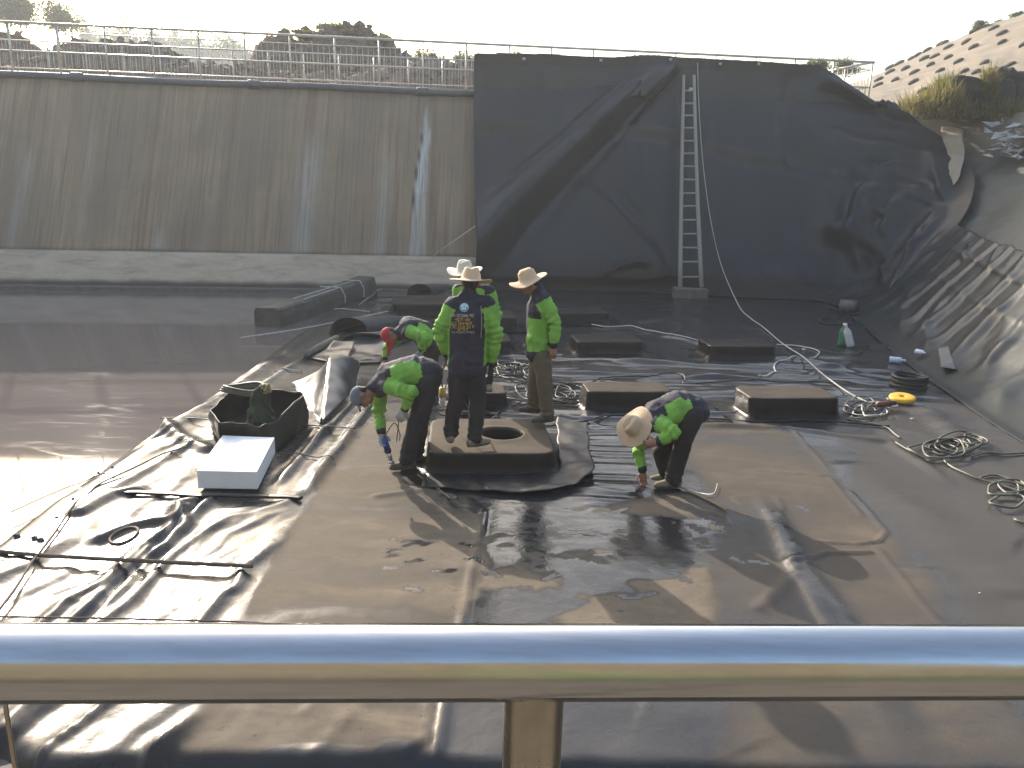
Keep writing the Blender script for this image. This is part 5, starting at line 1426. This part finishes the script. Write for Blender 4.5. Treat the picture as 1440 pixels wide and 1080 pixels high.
# ------------------------------------------------------------------ people
M['skin'] = simple('skin', (.34, .175, .105), (.27, .135, .08), .55, 20, spec=.4)
M['navy'] = simple('navy_jacket', (.022, .022, .040), (.034, .032, .052), .75, 10, bump=.4, bdist=.006)
M['green'] = simple('green_jacket', (.24, .50, .075), (.16, .36, .05), .72, 9, bump=.4, bdist=.006)
M['black_trim'] = simple('black_trim', (.015, .015, .018), (.02, .02, .022), .7, 12)
M['trousers_black'] = simple('dark_trousers', (.028, .024, .026), (.040, .034, .034), .85, 8, bump=.5, bdist=.008)
M['trousers_brown'] = simple('brown_trousers', (.150, .118, .075), (.105, .082, .052), .85, 8, bump=.5, bdist=.008)
M['straw'] = simple('straw_hat', (.66, .50, .34), (.55, .41, .27), .8, 60, bump=.6, bdist=.002, stretch=(1, 1, 3))
M['straw_white'] = simple('white_straw_hat', (.74, .68, .56), (.66, .60, .48), .8, 60, bump=.6, bdist=.002, stretch=(1, 1, 3))
M['shoe'] = simple('canvas_shoe', (.30, .25, .17), (.17, .14, .10), .85, 14, bump=.3)
M['shoe_dark'] = simple('dark_shoe', (.05, .04, .035), (.09, .075, .06), .7, 14, bump=.3)
M['sole'] = simple('shoe_sole', (.10, .09, .07), (.05, .045, .04), .8, 14)
M['glove_white'] = simple('pale_glove', (.45, .43, .40), (.30, .29, .28), .9, 18, bump=.4)
M['glove_dark'] = simple('dark_glove', (.03, .03, .032), (.05, .045, .045), .8, 18, bump=.4)
M['cap_grey'] = simple('grey_cap', (.17, .18, .21), (.12, .13, .16), .8, 14, bump=.3)
M['cap_red'] = simple('red_cap', (.50, .035, .050), (.38, .025, .035), .75, 14, bump=.3)
M['hair'] = simple('black_hair', (.015, .013, .012), (.03, .026, .022), .6, 30, bump=.5)
M['eye'] = simple('eye', (.02, .015, .012), (.03, .02, .015), .2, 9)
M['lip'] = simple('lips', (.22, .09, .07), (.18, .07, .06), .5, 9)
M['print_gold'] = simple('gold_print', (.62, .43, .08), (.50, .34, .06), .7, 30)
M['print_pale'] = simple('pale_print', (.50, .46, .40), (.4, .34, .26), .7, 30)
M['print_blue'] = simple('pale_blue_badge', (.55, .72, .78), (.48, .66, .74), .7, 30)
M['print_teal'] = simple('teal_print', (.08, .25, .32), (.08, .2, .3), .7, 30)

def hand_prims(w, d, palm, side, curl=.5, k=1.0):
    """palm and five fingers; w wrist, d hand direction, palm normal, side = thumb side"""
    d = d.normalized(); side = (side - d * side.dot(d)).normalized(); pn = d.cross(side).normalized()
    if pn.dot(palm) < 0: pn = -pn
    pr = [(w, w + d * .085 * k, .024 * k, .030 * k, (side, 1.35))]
    for i, (o, L, r) in enumerate(((.031, .072, .0095), (.011, .080, .0098), (-.010, .074, .0095), (-.030, .060, .0085))):
        a = w + d * .085 * k + side * o * k; f = (d + side * o * 1.5).normalized()
        d1 = (f * cos(curl * .5) + pn * sin(curl * .5)); d2 = (f * cos(curl * 1.3) + pn * sin(curl * 1.3)); d3 = (f * cos(curl * 2.0) + pn * sin(curl * 2.0))
        b = a + d1 * L * .45 * k; c = b + d2 * L * .32 * k; e = c + d3 * L * .24 * k
        pr += [(a, b, r * k, r * k), (b, c, r * k, r * .95 * k), (c, e, r * .95 * k, r * .8 * k)]
    a = w + d * .028 * k + side * .026 * k; b = a + (d * .6 + side * .7 + pn * .35) * .045 * k; c = b + (d * .85 + side * .15 + pn * .5) * .032 * k
    pr += [(a, b, .013 * k, .011 * k), (b, c, .011 * k, .0095 * k)]
    return pr

def hat_mesh(c, u, f, mat, crown_r=.092, crown_h=.115, brim=.205, wav=.03, droop=.02, parent=None, seed=0, pinch=.25):
    u = u.normalized(); f = (f - u * f.dot(u)).normalized(); s = u.cross(f)
    prof = [(.002, crown_h * .93), (crown_r * .45, crown_h * .99), (crown_r * .80, crown_h * .93), (crown_r * .94, crown_h * .72), (crown_r * 1.0, crown_h * .35), (crown_r * 1.04, .012),
            (crown_r * 1.12, -.002), (crown_r * 1.35, -.004), (brim * .75, -.002), (brim * .9, .002), (brim * .985, .005), (brim, .002), (brim * .985, -.003), (brim * .75, -.010), (crown_r * 1.1, -.012), (crown_r * .98, .0), (crown_r * .93, crown_h * .5), (crown_r * .7, crown_h * .88), (.002, crown_h * .88)]
    n = 44; V = []
    for r, z in prof:
        for k in range(n):
            a = 2 * pi * k / n; kk = sstep(crown_r, brim, r)
            zz = z + kk * (wav * cos(2 * a + seed) + wav * .5 * cos(3 * a + seed * 2)) - kk * droop
            pk = 1 - pinch * (z > crown_h * .6) * abs(sin(a)) * .5
            zz -= .02 * (z > crown_h * .85) * math.exp(-(r * sin(a) / .03) ** 2) * (cos(a) > -2)
            rr_ = r * pk * (1 + .02 * sin(5 * a + seed))
            V.append(c + f * (cos(a) * rr_ * 1.05) + s * (sin(a) * rr_ * .97) + u * zz)
    F_ = [(i * n + k, i * n + (k + 1) % n, (i + 1) * n + (k + 1) % n, (i + 1) * n + k) for i in range(len(prof) - 1) for k in range(n)]
    F_ += [tuple(reversed(range(n))), tuple(range((len(prof) - 1) * n, len(prof) * n))]
    return mesh_obj('hat', V, F_, mat, parent)

def segd(co, a, b):
    a, b = np.array(a), np.array(b); ab = b - a; t = np.clip(((co - a) @ ab) / (ab @ ab), 0, 1)
    return np.linalg.norm(co - a - t[:, None] * ab, axis=1), t

def worker(label, D, J, face, hup, head_gear, fdir, trousers='trousers_black', gloves=(None, None), toes=((-.2, .9, 0), (.3, .9, 0)), thumbs=(None, None), shoe='shoe', k=1.0, curl=(.6, .6), sidepan=.72, front_green=False, hand_dir=(None, None)):
    P = {}
    for n_, v in J.items():
        P[n_] = v if isinstance(v, Vector) else W(v[0], v[1], D + (v[2] if len(v) > 2 else 0))
    face = Vector(face).normalized(); hup = Vector(hup); hup = (hup - face * hup.dot(face)).normalized(); hs = face.cross(hup).normalized()
    fdir = Vector(fdir).normalized()                                   # chest direction
    spine = (P['nek'] - P['pel']).normalized(); side = spine.cross(fdir).normalized(); fd = side.cross(spine).normalized()
    z0 = min(P['anL'].z, P['anR'].z)
    root = empty('person', Vector((P['pel'].x, P['pel'].y, z0)), label=label, cat='person', group='workers in green and navy jackets')
    R_ = lambda o: reparent(o, root)
    Rh = Matrix((hs, face, hup)).transposed()
    hc = P['hed']
    # body skin, one continuous mesh
    pr = [('e', hc + hup * .012, (.074 * k, .094 * k, .092 * k), Rh), ('e', hc + face * .028 - hup * .060, (.052 * k, .058 * k, .055 * k), Rh), ('e', hc + face * .060 - hup * .088, (.024, .022, .018), Rh),
          (hc + face * .088 + hup * .008, hc + face * .108 - hup * .026, .009, .015), ('e', hc + face * .078 + hup * .030, (.046, .018, .012), Rh),
          ('e', hc + face * .070 - hup * .025 + hs * .035, (.022, .02, .022), Rh), ('e', hc + face * .070 - hup * .025 - hs * .035, (.022, .02, .022), Rh),
          ('e', hc + hs * .078 - hup * .005, (.010, .022, .032), Rh), ('e', hc - hs * .078 - hup * .005, (.010, .022, .032), Rh), ('e', hc + face * .092 - hup * .052, (.026, .012, .012), Rh),
          (P['nek'], hc - hup * .05, .058, .052)]
    pr += [(P['pel'], P['wai'], .115, .105, (side, 1.25)), (P['wai'], P['che'], .105, .12, (side, 1.25)), (P['che'], P['nek'], .11, .055, (side, 1.3))]
    for s_ in 'LR':
        pr += [(P['che'].lerp(P['nek'], .5), P['sh' + s_], .06, .05), (P['sh' + s_], P['el' + s_], .048, .038), (P['el' + s_], P['wr' + s_], .038, .027),
               (P['pel'], P['hi' + s_], .09, .085), (P['hi' + s_], P['kn' + s_], .082, .052), (P['kn' + s_], P['an' + s_], .052, .034)]
        t = Vector(toes['LR'.index(s_)]).normalized(); an = P['an' + s_]
        pr += [(an, Vector((an.x, an.y, an.z - .03)) - t * .03, .034, .034), (Vector((an.x, an.y, an.z - .045)), Vector((an.x, an.y, an.z - .05)) + t * .13, .033, .025)]
    hp = {}
    for i, s_ in enumerate('LR'):
        d = Vector(hand_dir[i]) if hand_dir[i] else (P['wr' + s_] - P['el' + s_]); th = Vector(thumbs[i]) if thumbs[i] else fd
        hp[s_] = hand_prims(P['wr' + s_], d, -side if s_ == 'L' else side, th, curl[i]); pr += hp[s_]
    R_(blob_mesh('body', pr, M['skin'], .0085, 2))
    for sg in (-1, 1):
        bm = bmesh.new(); bmesh.ops.create_uvsphere(bm, u_segments=10, v_segments=8, radius=.011, matrix=Matrix.Translation(hc + face * .083 + hs * sg * .031 + hup * .012)); R_(bm_obj('eye', bm, M['eye'], None, True))
    R_(mesh_obj('mouth', *tube_data([hc + face * .103 - hup * .053 - hs * .02, hc + face * .107 - hup * .052, hc + face * .103 - hup * .053 + hs * .02], [.003, .0055, .003], 8), M['lip']))
    # hair below the hat
    R_(blob_mesh('hair', [('e', hc + hup * .028 - face * .018, (.079, .088, .086), Rh), ('e', hc - hup * .02 - face * .045, (.068, .052, .055), Rh)], M['hair'], .012, 1, noise_=.003, nf=40))
    # jacket
    hem = P['pel'].lerp(P['wai'], -.05)
    jp = [(hem, P['wai'], .162, .152, (side, 1.22)), (P['wai'], P['che'], .152, .158, (side, 1.24)), (P['che'], P['che'].lerp(P['nek'], .75), .158, .088, (side, 1.35)), (P['che'].lerp(P['nek'], .7), P['nek'] + hup * .015, .078, .068)]
    arms = []
    for s_ in 'LR':
        we = P['el' + s_].lerp(P['wr' + s_], .93)
        jp += [(P['che'].lerp(P['nek'], .55), P['sh' + s_], .092, .082), (P['sh' + s_], P['el' + s_], .082, .068), (P['el' + s_], we, .068, .048)]
        arms.append((P['sh' + s_], P['el' + s_], we))
    def wr_(co, no):
        d = np.zeros(len(co))
        for (a, b, c) in arms:
            for (q, w) in ((a, b), (b, c)):
                dd, t = segd(co, q, w); L = np.linalg.norm(np.array(w) - np.array(q))
                d += np.where(dd < .10, .010 * np.sin(t * L * 95 + 6 * vn(co[:, 0] * 9, co[:, 2] * 9, 4)) * np.exp(-((t - (1 if q is a else 0)) / .45) ** 2), 0)
        dd, t = segd(co, P['pel'], P['che']); d += .007 * np.sin(t * 22 + 8 * vn(co[:, 0] * 6, co[:, 2] * 5, 9)) * np.exp(-((t - .15) / .3) ** 2)
        d += (fbm(co[:, 0] * 11, co[:, 2] * 9 + co[:, 1] * 7, 320, 3) - .5) * .030
        return co + no * d[:, None]
    jk = R_(blob_mesh('jacket', jp, [M['navy'], M['green'], M['black_trim']], .0115, 3, disp=wr_))
    me = jk.data; co = np.empty(len(me.vertices) * 3, np.float32); me.vertices.foreach_get('co', co); co = co.reshape(-1, 3)
    dT, tT = segd(co, hem, P['nek']); best = np.full(len(co), 1e9); arm_t = np.zeros(len(co)); 
    for (a, b, c) in arms:
        for (q, w, o_) in ((a, b, 0), (b, c, 1)):
            d, t = segd(co, q, w); d = d / (.066 if o_ == 0 else .055); m = d < best; best = np.where(m, d, best); arm_t = np.where(m, o_ + t, arm_t)
    axis_ = np.array(hem) + tT[:, None] * (np.array(P['nek']) - np.array(hem)); lat = (co - axis_) @ np.array(side) / .18; fr = (co - axis_) @ np.array(fd) / .14
    is_arm = (best < 1.55) & ~((dT < .155) & (np.abs(lat) < .62) & (best > 1.2))
    mi = np.zeros(len(co), int)
    mi[(np.abs(lat) > sidepan) & (tT > .04) & (tT < .58) & (fr < .95)] = 1
    mi[(np.abs(lat) > sidepan) & (tT >= .58) & (tT < .70)] = 2
    if front_green: mi[(fr > .2) & (tT < .98)] = 1
    mi[is_arm & (arm_t > .04)] = 1
    mi[is_arm & (arm_t > 1.90)] = 2
    pol = np.empty(len(me.loops), np.int32); me.loops.foreach_get('vertex_index', pol)
    ls = np.empty(len(me.polygons), np.int32); me.polygons.foreach_get('loop_start', ls)
    me.polygons.foreach_set('material_index', mi[pol[ls]].astype(np.int32)); me.update()
    # trousers
    tp = [(P['pel'].lerp(P['wai'], .25), P['pel'] - spine * .02, .125, .135, (side, 1.25))]
    for s_ in 'LR':
        ae = P['kn' + s_].lerp(P['an' + s_], .95)
        tp += [(P['pel'].lerp(P['hi' + s_], .3), P['hi' + s_], .110, .114), (P['hi' + s_], P['kn' + s_], .110, .084), (P['kn' + s_], ae, .084, .078)]
    def wt(co, no):
        d = (fbm(co[:, 0] * 8, co[:, 2] * 5 + co[:, 1] * 5, 330, 3) - .5) * .036
        for s_ in 'LR':
            dd, t = segd(co, P['kn' + s_], P['an' + s_]); d += np.where(dd < .11, .007 * np.sin(t * 30 + 5 * vn(co[:, 0] * 9, co[:, 1] * 9, 3)) * sstep(.45, 1, t), 0)
        return co + no * d[:, None]
    R_(blob_mesh('trousers', tp, M[trousers], .0125, 3, disp=wt))
    # shoes
    for i, s_ in enumerate('LR'):
        t = Vector(toes[i]).normalized(); t.z = 0; an = P['an' + s_]; g = Vector((an.x, an.y, an.z - .075)); q = Vector((-t.y, t.x, 0))
        sh = R_(blob_mesh('shoe', [(g - t * .055 + Vector((0, 0, .035)), g + t * .06 + Vector((0, 0, .035)), .040, .043, (q, 1.05)), (g + t * .06 + Vector((0, 0, .028)), g + t * .145 + Vector((0, 0, .020)), .043, .032, (q, 1.2)), (g + Vector((0, 0, .04)), an + Vector((0, 0, .01)), .045, .042)], M[shoe], .009, 2))
        ring = []
        for a in np.linspace(0, 2 * pi, 21)[:-1]:
            ring.append(g + t * (.045 + cos(a) * .135) + q * (sin(a) * (.046 + .008 * cos(a))))
        bm = bmesh.new(); lo = [bm.verts.new(p + Vector((0, 0, -.004))) for p in ring]; hi_ = [bm.verts.new(p + Vector((0, 0, .018))) for p in ring]
        bm.faces.new(lo[::-1]); bm.faces.new(hi_)
        for a in range(20): bm.faces.new((lo[a], lo[(a + 1) % 20], hi_[(a + 1) % 20], hi_[a]))
        R_(bm_obj('sole', bm, M['sole']))
    for i, s_ in enumerate('LR'):
        if gloves[i]:
            gl = [(a[0], a[1], a[2] + .0035, a[3] + .0035) + tuple(a[4:]) for a in hp[s_]] + [(P['el' + s_].lerp(P['wr' + s_], .88), P['wr' + s_], .036, .034)]
            R_(blob_mesh('glove', gl, M[gloves[i]], .0075, 1))
    kind = head_gear[0]
    if kind == 'hat':
        _, mt_, hx, seed, wv_, br = head_gear
        hx = Vector(hx).normalized()
        h_ = hat_mesh(hc + hx * .048, hx, face if abs(face.normalized().dot(hx)) < .95 else hup, M[mt_], brim=br, wav=wv_, seed=seed); R_(h_)
    else:
        mt_ = head_gear[1]
        R_(blob_mesh('cap', [('e', hc + hup * .036, (.088, .104, .082), Rh)], M[mt_], .011, 1, noise_=.002))
        a = hc + hup * .052 + face * .085
        vz = []
        for i in range(9):
            for j in range(5):
                u_ = (i - 4) / 4; v_ = j / 4; vz.append(a + hs * (u_ * .075 * (1 - .15 * v_)) + face * (v_ * .075 * (1 - .35 * u_ * u_)) - hup * (.012 * u_ * u_ + .022 * v_))
        o = mesh_obj('visor', vz, [tuple(f) for f in grid_faces(9, 5).tolist()], M[mt_]); m_ = o.modifiers.new('t', 'SOLIDIFY'); m_.thickness = .006; R_(o)
    return root, P, dict(side=side, fd=fd, spine=spine, R=R_, jk=jk, hup=hup, face=face, hs=hs)

# standing man seen from behind
p3 = worker('man standing on the big block with his printed jacket back to the viewer', 7.42,
    dict(pel=(656, 514), wai=(657, 490), che=(658, 446), nek=(660, 413), hed=(662, 399, .05), shL=(636, 430), elL=(617, 466, -.03), wrL=(628, 500, .06), shR=(686, 428), elR=(697, 473, .0), wrR=(691, 513, .08),
         hiL=(645, 521), knL=(641, 563, .02), anL=(633, 609, .03), hiR=(668, 521), knR=(672, 563, .0), anR=(668, 616, -.04)),
    (0, .93, -.35), (0, .3, .95), ('hat', 'straw', (.04, .16, 1), 1.0, -.014, .21), (0, 1, 0), gloves=('glove_dark', 'glove_dark'), toes=((-.2, 1, 0), (.75, .5, 0)), shoe='shoe', sidepan=.93, curl=(.8, .5))
# white hatted man behind him
p1 = worker('man in a white hat half hidden behind the one with the printed jacket', 9.62,
    dict(pel=(671, 484), wai=(670, 463), che=(668, 428), nek=(660, 399), hed=(653.5, 384, -.08), shL=(688, 409, .0), elL=(698, 442, .05), wrL=(689, 470, -.08), shR=(645, 409, .02), elR=(645, 446, -.02), wrR=(655, 470, -.16),
         hiL=(680, 491), knL=(683, 516, .0), anL=(685, 538, .0), hiR=(662, 491), knR=(660, 516, -.02), anR=(662, 540, -.05)),
    (-.5, -.75, -.6), (-.25, -.3, 1), ('hat', 'straw_white', (-.05, -.12, 1), 2.0, .02, .215), (-.3, -.95, 0), toes=((.3, -1, 0), (-.5, -1, 0)), shoe='shoe', sidepan=.6, front_green=True)
# man in brown trousers on the right of the block
p6 = worker('man in brown trousers and straw hat standing in profile, looking down', 8.44,
    dict(pel=(759, 492), wai=(759, 472), che=(761, 434), nek=(757, 407), hed=(744.5, 398, -.02), shL=(765, 420, -.15), elL=(782, 455, -.20), wrL=(779, 486, -.22), shR=(757, 418, .17), elR=(752, 452, .20), wrR=(746, 480, .14),
         hiL=(761, 498, -.09), knL=(766, 541, -.14), anL=(769, 583, -.15), hiR=(757, 497, .10), knR=(752, 537, .16), anR=(751, 570, .22)),
    (-.82, -.15, -.55), (-.5, 0, .85), ('hat', 'straw', (-.34, -.06, .94), .3, .022, .20), (-1, .16, 0), 'trousers_brown', toes=((-.9, -.35, 0), (-1, .1, 0)), shoe='shoe_dark', sidepan=.60)
# bent man in the grey cap with the hot air gun
p4 = worker('man in a grey cap bending down with a blue hot air gun', 7.50,
    dict(pel=(601, 527, .02), wai=(583, 520, .02), che=(552, 530, .0), nek=(527, 545, .0), hed=(509, 557, -.02), shL=(545, 543, -.16), elL=(576, 552, -.30), wrL=(570, 576, -.24), shR=(535, 550, .17), elR=(533, 580, .12), wrR=(537, 609, -.02),
         hiL=(603, 534, -.08), knL=(584, 592, -.14), anL=(573, 648, -.10), hiR=(603, 532, .11), knR=(592, 588, .14), anR=(586, 640, .18)),
    (.10, -.42, -.90), (-.92, -.15, -.10), ('cap', 'cap_grey'), (-.1, 0, -1), gloves=('glove_white', 'glove_white'), toes=((-1, -.25, 0), (-1, -.1, 0)), shoe='shoe_dark', sidepan=.55,
    hand_dir=((-.5, .1, -.8), (.1, -.1, -1)), curl=(.5, 1.0))
# bent man in the red cap
p2 = worker('man in a bright red cap bending behind the grey capped one', 10.2,
    dict(pel=(606, 486, .02), wai=(594, 466, .02), che=(577, 461, .0), nek=(561, 467, .0), hed=(548, 471, -.02), shL=(574, 466, -.16), elL=(596, 474, -.28), wrL=(591, 492, -.24), shR=(563, 472, .17), elR=(545, 488, .10), wrR=(541, 506, .0),
         hiL=(608, 491, -.09), knL=(600, 525, -.14), anL=(600, 553, -.10), hiR=(608, 490, .11), knR=(606, 522, .14), anR=(610, 548, .20)),
    (.0, -.50, -.85), (-.92, -.15, .12), ('cap', 'cap_red'), (-.35, 0, -1), gloves=('glove_white', None), toes=((-1, -.25, 0), (-1, -.1, 0)), shoe='shoe_dark', sidepan=.55, curl=(.6, .6))
# bent man on the right in a straw hat
p5 = worker('man in a straw hat bending to touch the liner right of the apron', 7.22,
    dict(pel=(972, 577, .03), wai=(954, 571, .03), che=(925, 585, .0), nek=(908, 597, -.02), hed=(896, 601, -.06), shL=(925, 595, -.16), elL=(951, 608, -.30), wrL=(926, 622, -.30), shR=(905, 602, .17), elR=(897, 633, .12), wrR=(904, 662, .0),
         hiL=(974, 584, -.08), knL=(958, 632, -.12), anL=(946, 674, -.08), hiR=(968, 584, .12), knR=(930, 636, .10), anR=(938, 666, .20)),
    (-.35, .10, -.90), (-.70, -.55, .20), ('hat', 'straw', (-.66, -.58, .45), 1.4, .022, .195), (-.2, 0, -1), toes=((-1, -.1, 0), (-1, -.1, 0)), shoe='shoe', sidepan=.55,
    hand_dir=((-.9, .1, -.25), (.1, -.1, -1)), curl=(.7, .7), thumbs=((0, 0, 1), (-1, 0, 0)))

# red scarf hanging from the red cap
_, P, q = p2
sheet('neck_cloth', [P['hed'] + q['hup'] * .02 + q['face'] * .05 + Vector((0, -.09, 0)), P['hed'] + Vector((-.02, -.10, -.16)), P['hed'] + Vector((-.03, -.10, -.26))],
      [P['hed'] - q['hup'] * .06 + Vector((.02, -.09, -.02)), P['hed'] + Vector((.05, -.10, -.15)), P['hed'] + Vector((.01, -.10, -.25))], 10, 6, M['cap_red'], .012, 3, parent=None)
q['R'](bpy.data.objects['neck_cloth'])
# print on the back of the standing man's jacket
_, P, q = p3
from mathutils.bvhtree import BVHTree
me = q['jk'].data; bv = BVHTree.FromPolygons([v.co for v in me.vertices], [tuple(p.vertices) for p in me.polygons])
def onback(px_, py_, off=.004):
    d = ray(px_, py_).normalized(); h = bv.ray_cast(CAM, d)
    return (h[0] + h[1] * off) if h[0] is not None else None
def stroke(V, F_, x0, y0, x1, y1, w):
    a, b = onback(x0, y0), onback(x1, y1)
    if a is None or b is None: return
    t_ = (b - a);
    if t_.length < 1e-5: return
    n_ = (CAM - a).normalized(); s_ = t_.cross(n_).normalized() * w; n0 = len(V)
    V += [a - s_, b - s_, b + s_, a + s_]; F_.append((n0, n0 + 1, n0 + 2, n0 + 3))
rr = random.Random(12)
for (y0, x0, x1, nch, hgt, mt_, w) in ((443.8, 632.5, 667, 9, 3.6, 'print_pale', .0022), (449.2, 639, 662, 5, 4.0, 'print_gold', .0022), (454.6, 634.5, 664.5, 7, 3.9, 'print_gold', .0023), (459.4, 635.5, 666.5, 8, 3.8, 'print_gold', .0024), (463.2, 644, 659, 4, 2.6, 'print_gold', .002), (467.2, 635, 667, 11, 2.4, 'print_pale', .0014)):
    V, F_ = [], []; cw = (x1 - x0) / nch
    for c_ in range(nch):
        cx = x0 + cw * (c_ + .5); hw = cw * .36; hh = hgt / 2
        ptsx = [cx - hw, cx, cx + hw]; ptsy = [y0 - hh, y0, y0 + hh]
        for _ in range(5):
            if rr.random() < .55: yy = rr.choice(ptsy); stroke(V, F_, ptsx[0], yy, ptsx[2], yy, w)
            else: xx = rr.choice(ptsx); stroke(V, F_, xx, ptsy[0], xx, ptsy[2], w)
    if V: q['R'](mesh_obj('lettering', V, F_, M[mt_], smooth=False))
def disc(cx, cy, r, mt_, nm_, off, n=24, a0=0, a1=2 * pi, r0=0):
    V = []; F_ = []
    for k in range(n + 1):
        a = a0 + (a1 - a0) * k / n
        for rr_ in (r0, r):
            h = onback(cx + cos(a) * rr_, cy + sin(a) * rr_, off); V.append(h if h is not None else Vector((0, 0, 0)))
    for k in range(n): F_.append((2 * k, 2 * k + 1, 2 * k + 3, 2 * k + 2))
    return q['R'](mesh_obj(nm_, V, F_, M[mt_], smooth=False))
disc(653.0, 432.5, 6.2, 'print_blue', 'round_badge', .004)
disc(653.0, 432.5, 5.6, 'print_teal', 'badge_swirl', .0055, a0=.15, a1=2.2, r0=3.9)
disc(654.0, 433.3, 3.4, 'print_teal', 'badge_swirl', .0055, a0=-.6, a1=.9, r0=2.2)
disc(651.5, 433.0, 3.8, 'print_teal', 'badge_swirl', .0055, a0=2.2, a1=3.6, r0=2.7)
disc(653.0, 431.6, .9, 'print_teal', 'badge_swirl', .0055)
# piping along the shoulder of the standing man
for pts in ([(628, 425), (634, 421), (642, 417)], [(676, 430), (677, 450), (676, 475)]):
    ps = [onback(a, b, .003) for a, b in pts]
    if all(p is not None for p in ps): q['R'](tube('piping', smooth_path(ps, .03), .0035, M['print_pale'], None, 5))
# white tag on the trousers
# blue hot air gun in the grey capped man's hand
_, P, q = p4
g0 = P['wrR'] + Vector((.03, -.03, -.06)); gd = Vector((.28, -.05, -.95)).normalized()
tool_root = empty('hot_air_gun', g0, label='blue hot air gun with a metal nozzle held by the grey capped man', cat='tool')
for nm_, a, b, r0_, r1_, mt_ in (('grip', -.02, .10, .030, .034, 'blue_plastic'), ('collar', .10, .135, .038, .034, 'cable_black'), ('nozzle', .135, .22, .026, .020, 'bright_metal'), ('tip', .22, .25, .022, .030, 'bright_metal')):
    reparent(mesh_obj(nm_, *tube_data([g0 + gd * a, g0 + gd * (a + b) * .5, g0 + gd * b], [r0_, (r0_ + r1_) / 2, r1_], 14), M[mt_]), tool_root)
e_ = F(548, 655, .02)
tube('gun_cable', smooth_path([g0 - gd * .02, g0 + Vector((.10, 0, .18)), g0 + Vector((.16, -.02, .05)), W(558, 622, 7.4), W(560, 600, 7.4), W(561, 585, 7.35)], .03), .005, M['cable_black'], None, 6, label='thin cable rising from the blue hot air gun', cat='cable')
# yellow and white tool hanging at the standing man's left side
t0 = W(622, 545, 7.9)
hg = empty('hanging_tool', t0, label='small yellow and white tool hanging on black cords between the two front men', cat='tool')
reparent(mesh_obj('body', *tube_data([t0, t0 - Vector((0, 0, .10))], [.03, .04], 12), simple('yellow_tool', (.6, .45, .1), (.5, .38, .1), .5, 9)), hg)
reparent(mesh_obj('lower_body', *tube_data([t0 - Vector((0, 0, .10)), t0 - Vector((0, 0, .20))], [.036, .024], 12), M['white_plastic']), hg)
reparent(tube('cord', smooth_path([t0, W(621, 525, 7.7), W(629, 507, 7.45)], .03), .008, M['cable_black'], None, 6), hg)
reparent(tube('cord', smooth_path([t0 + Vector((.03, 0, 0)), W(630, 530, 7.7), W(630, 508, 7.45)], .03), .006, M['cable_black'], None, 6), hg)
# AIR
bm = bmesh.new(); add_box(bm, (0, 130, 18), (1060, 1040, 42))
qz = bpy.data.materials.new('haze'); qz.use_nodes = True; nt = qz.node_tree; nt.nodes.remove(nt.nodes["Principled BSDF"])
pv = nt.nodes.new('ShaderNodeVolumePrincipled'); pv.inputs['Color'].default_value = (.88, .93, 1, 1); pv.inputs['Density'].default_value = .0015; pv.inputs['Anisotropy'].default_value = .35
nt.links.new(pv.outputs[0], nt.nodes['Material Output'].inputs['Volume'])
bm_obj('haze', bm, qz, kind='stuff')
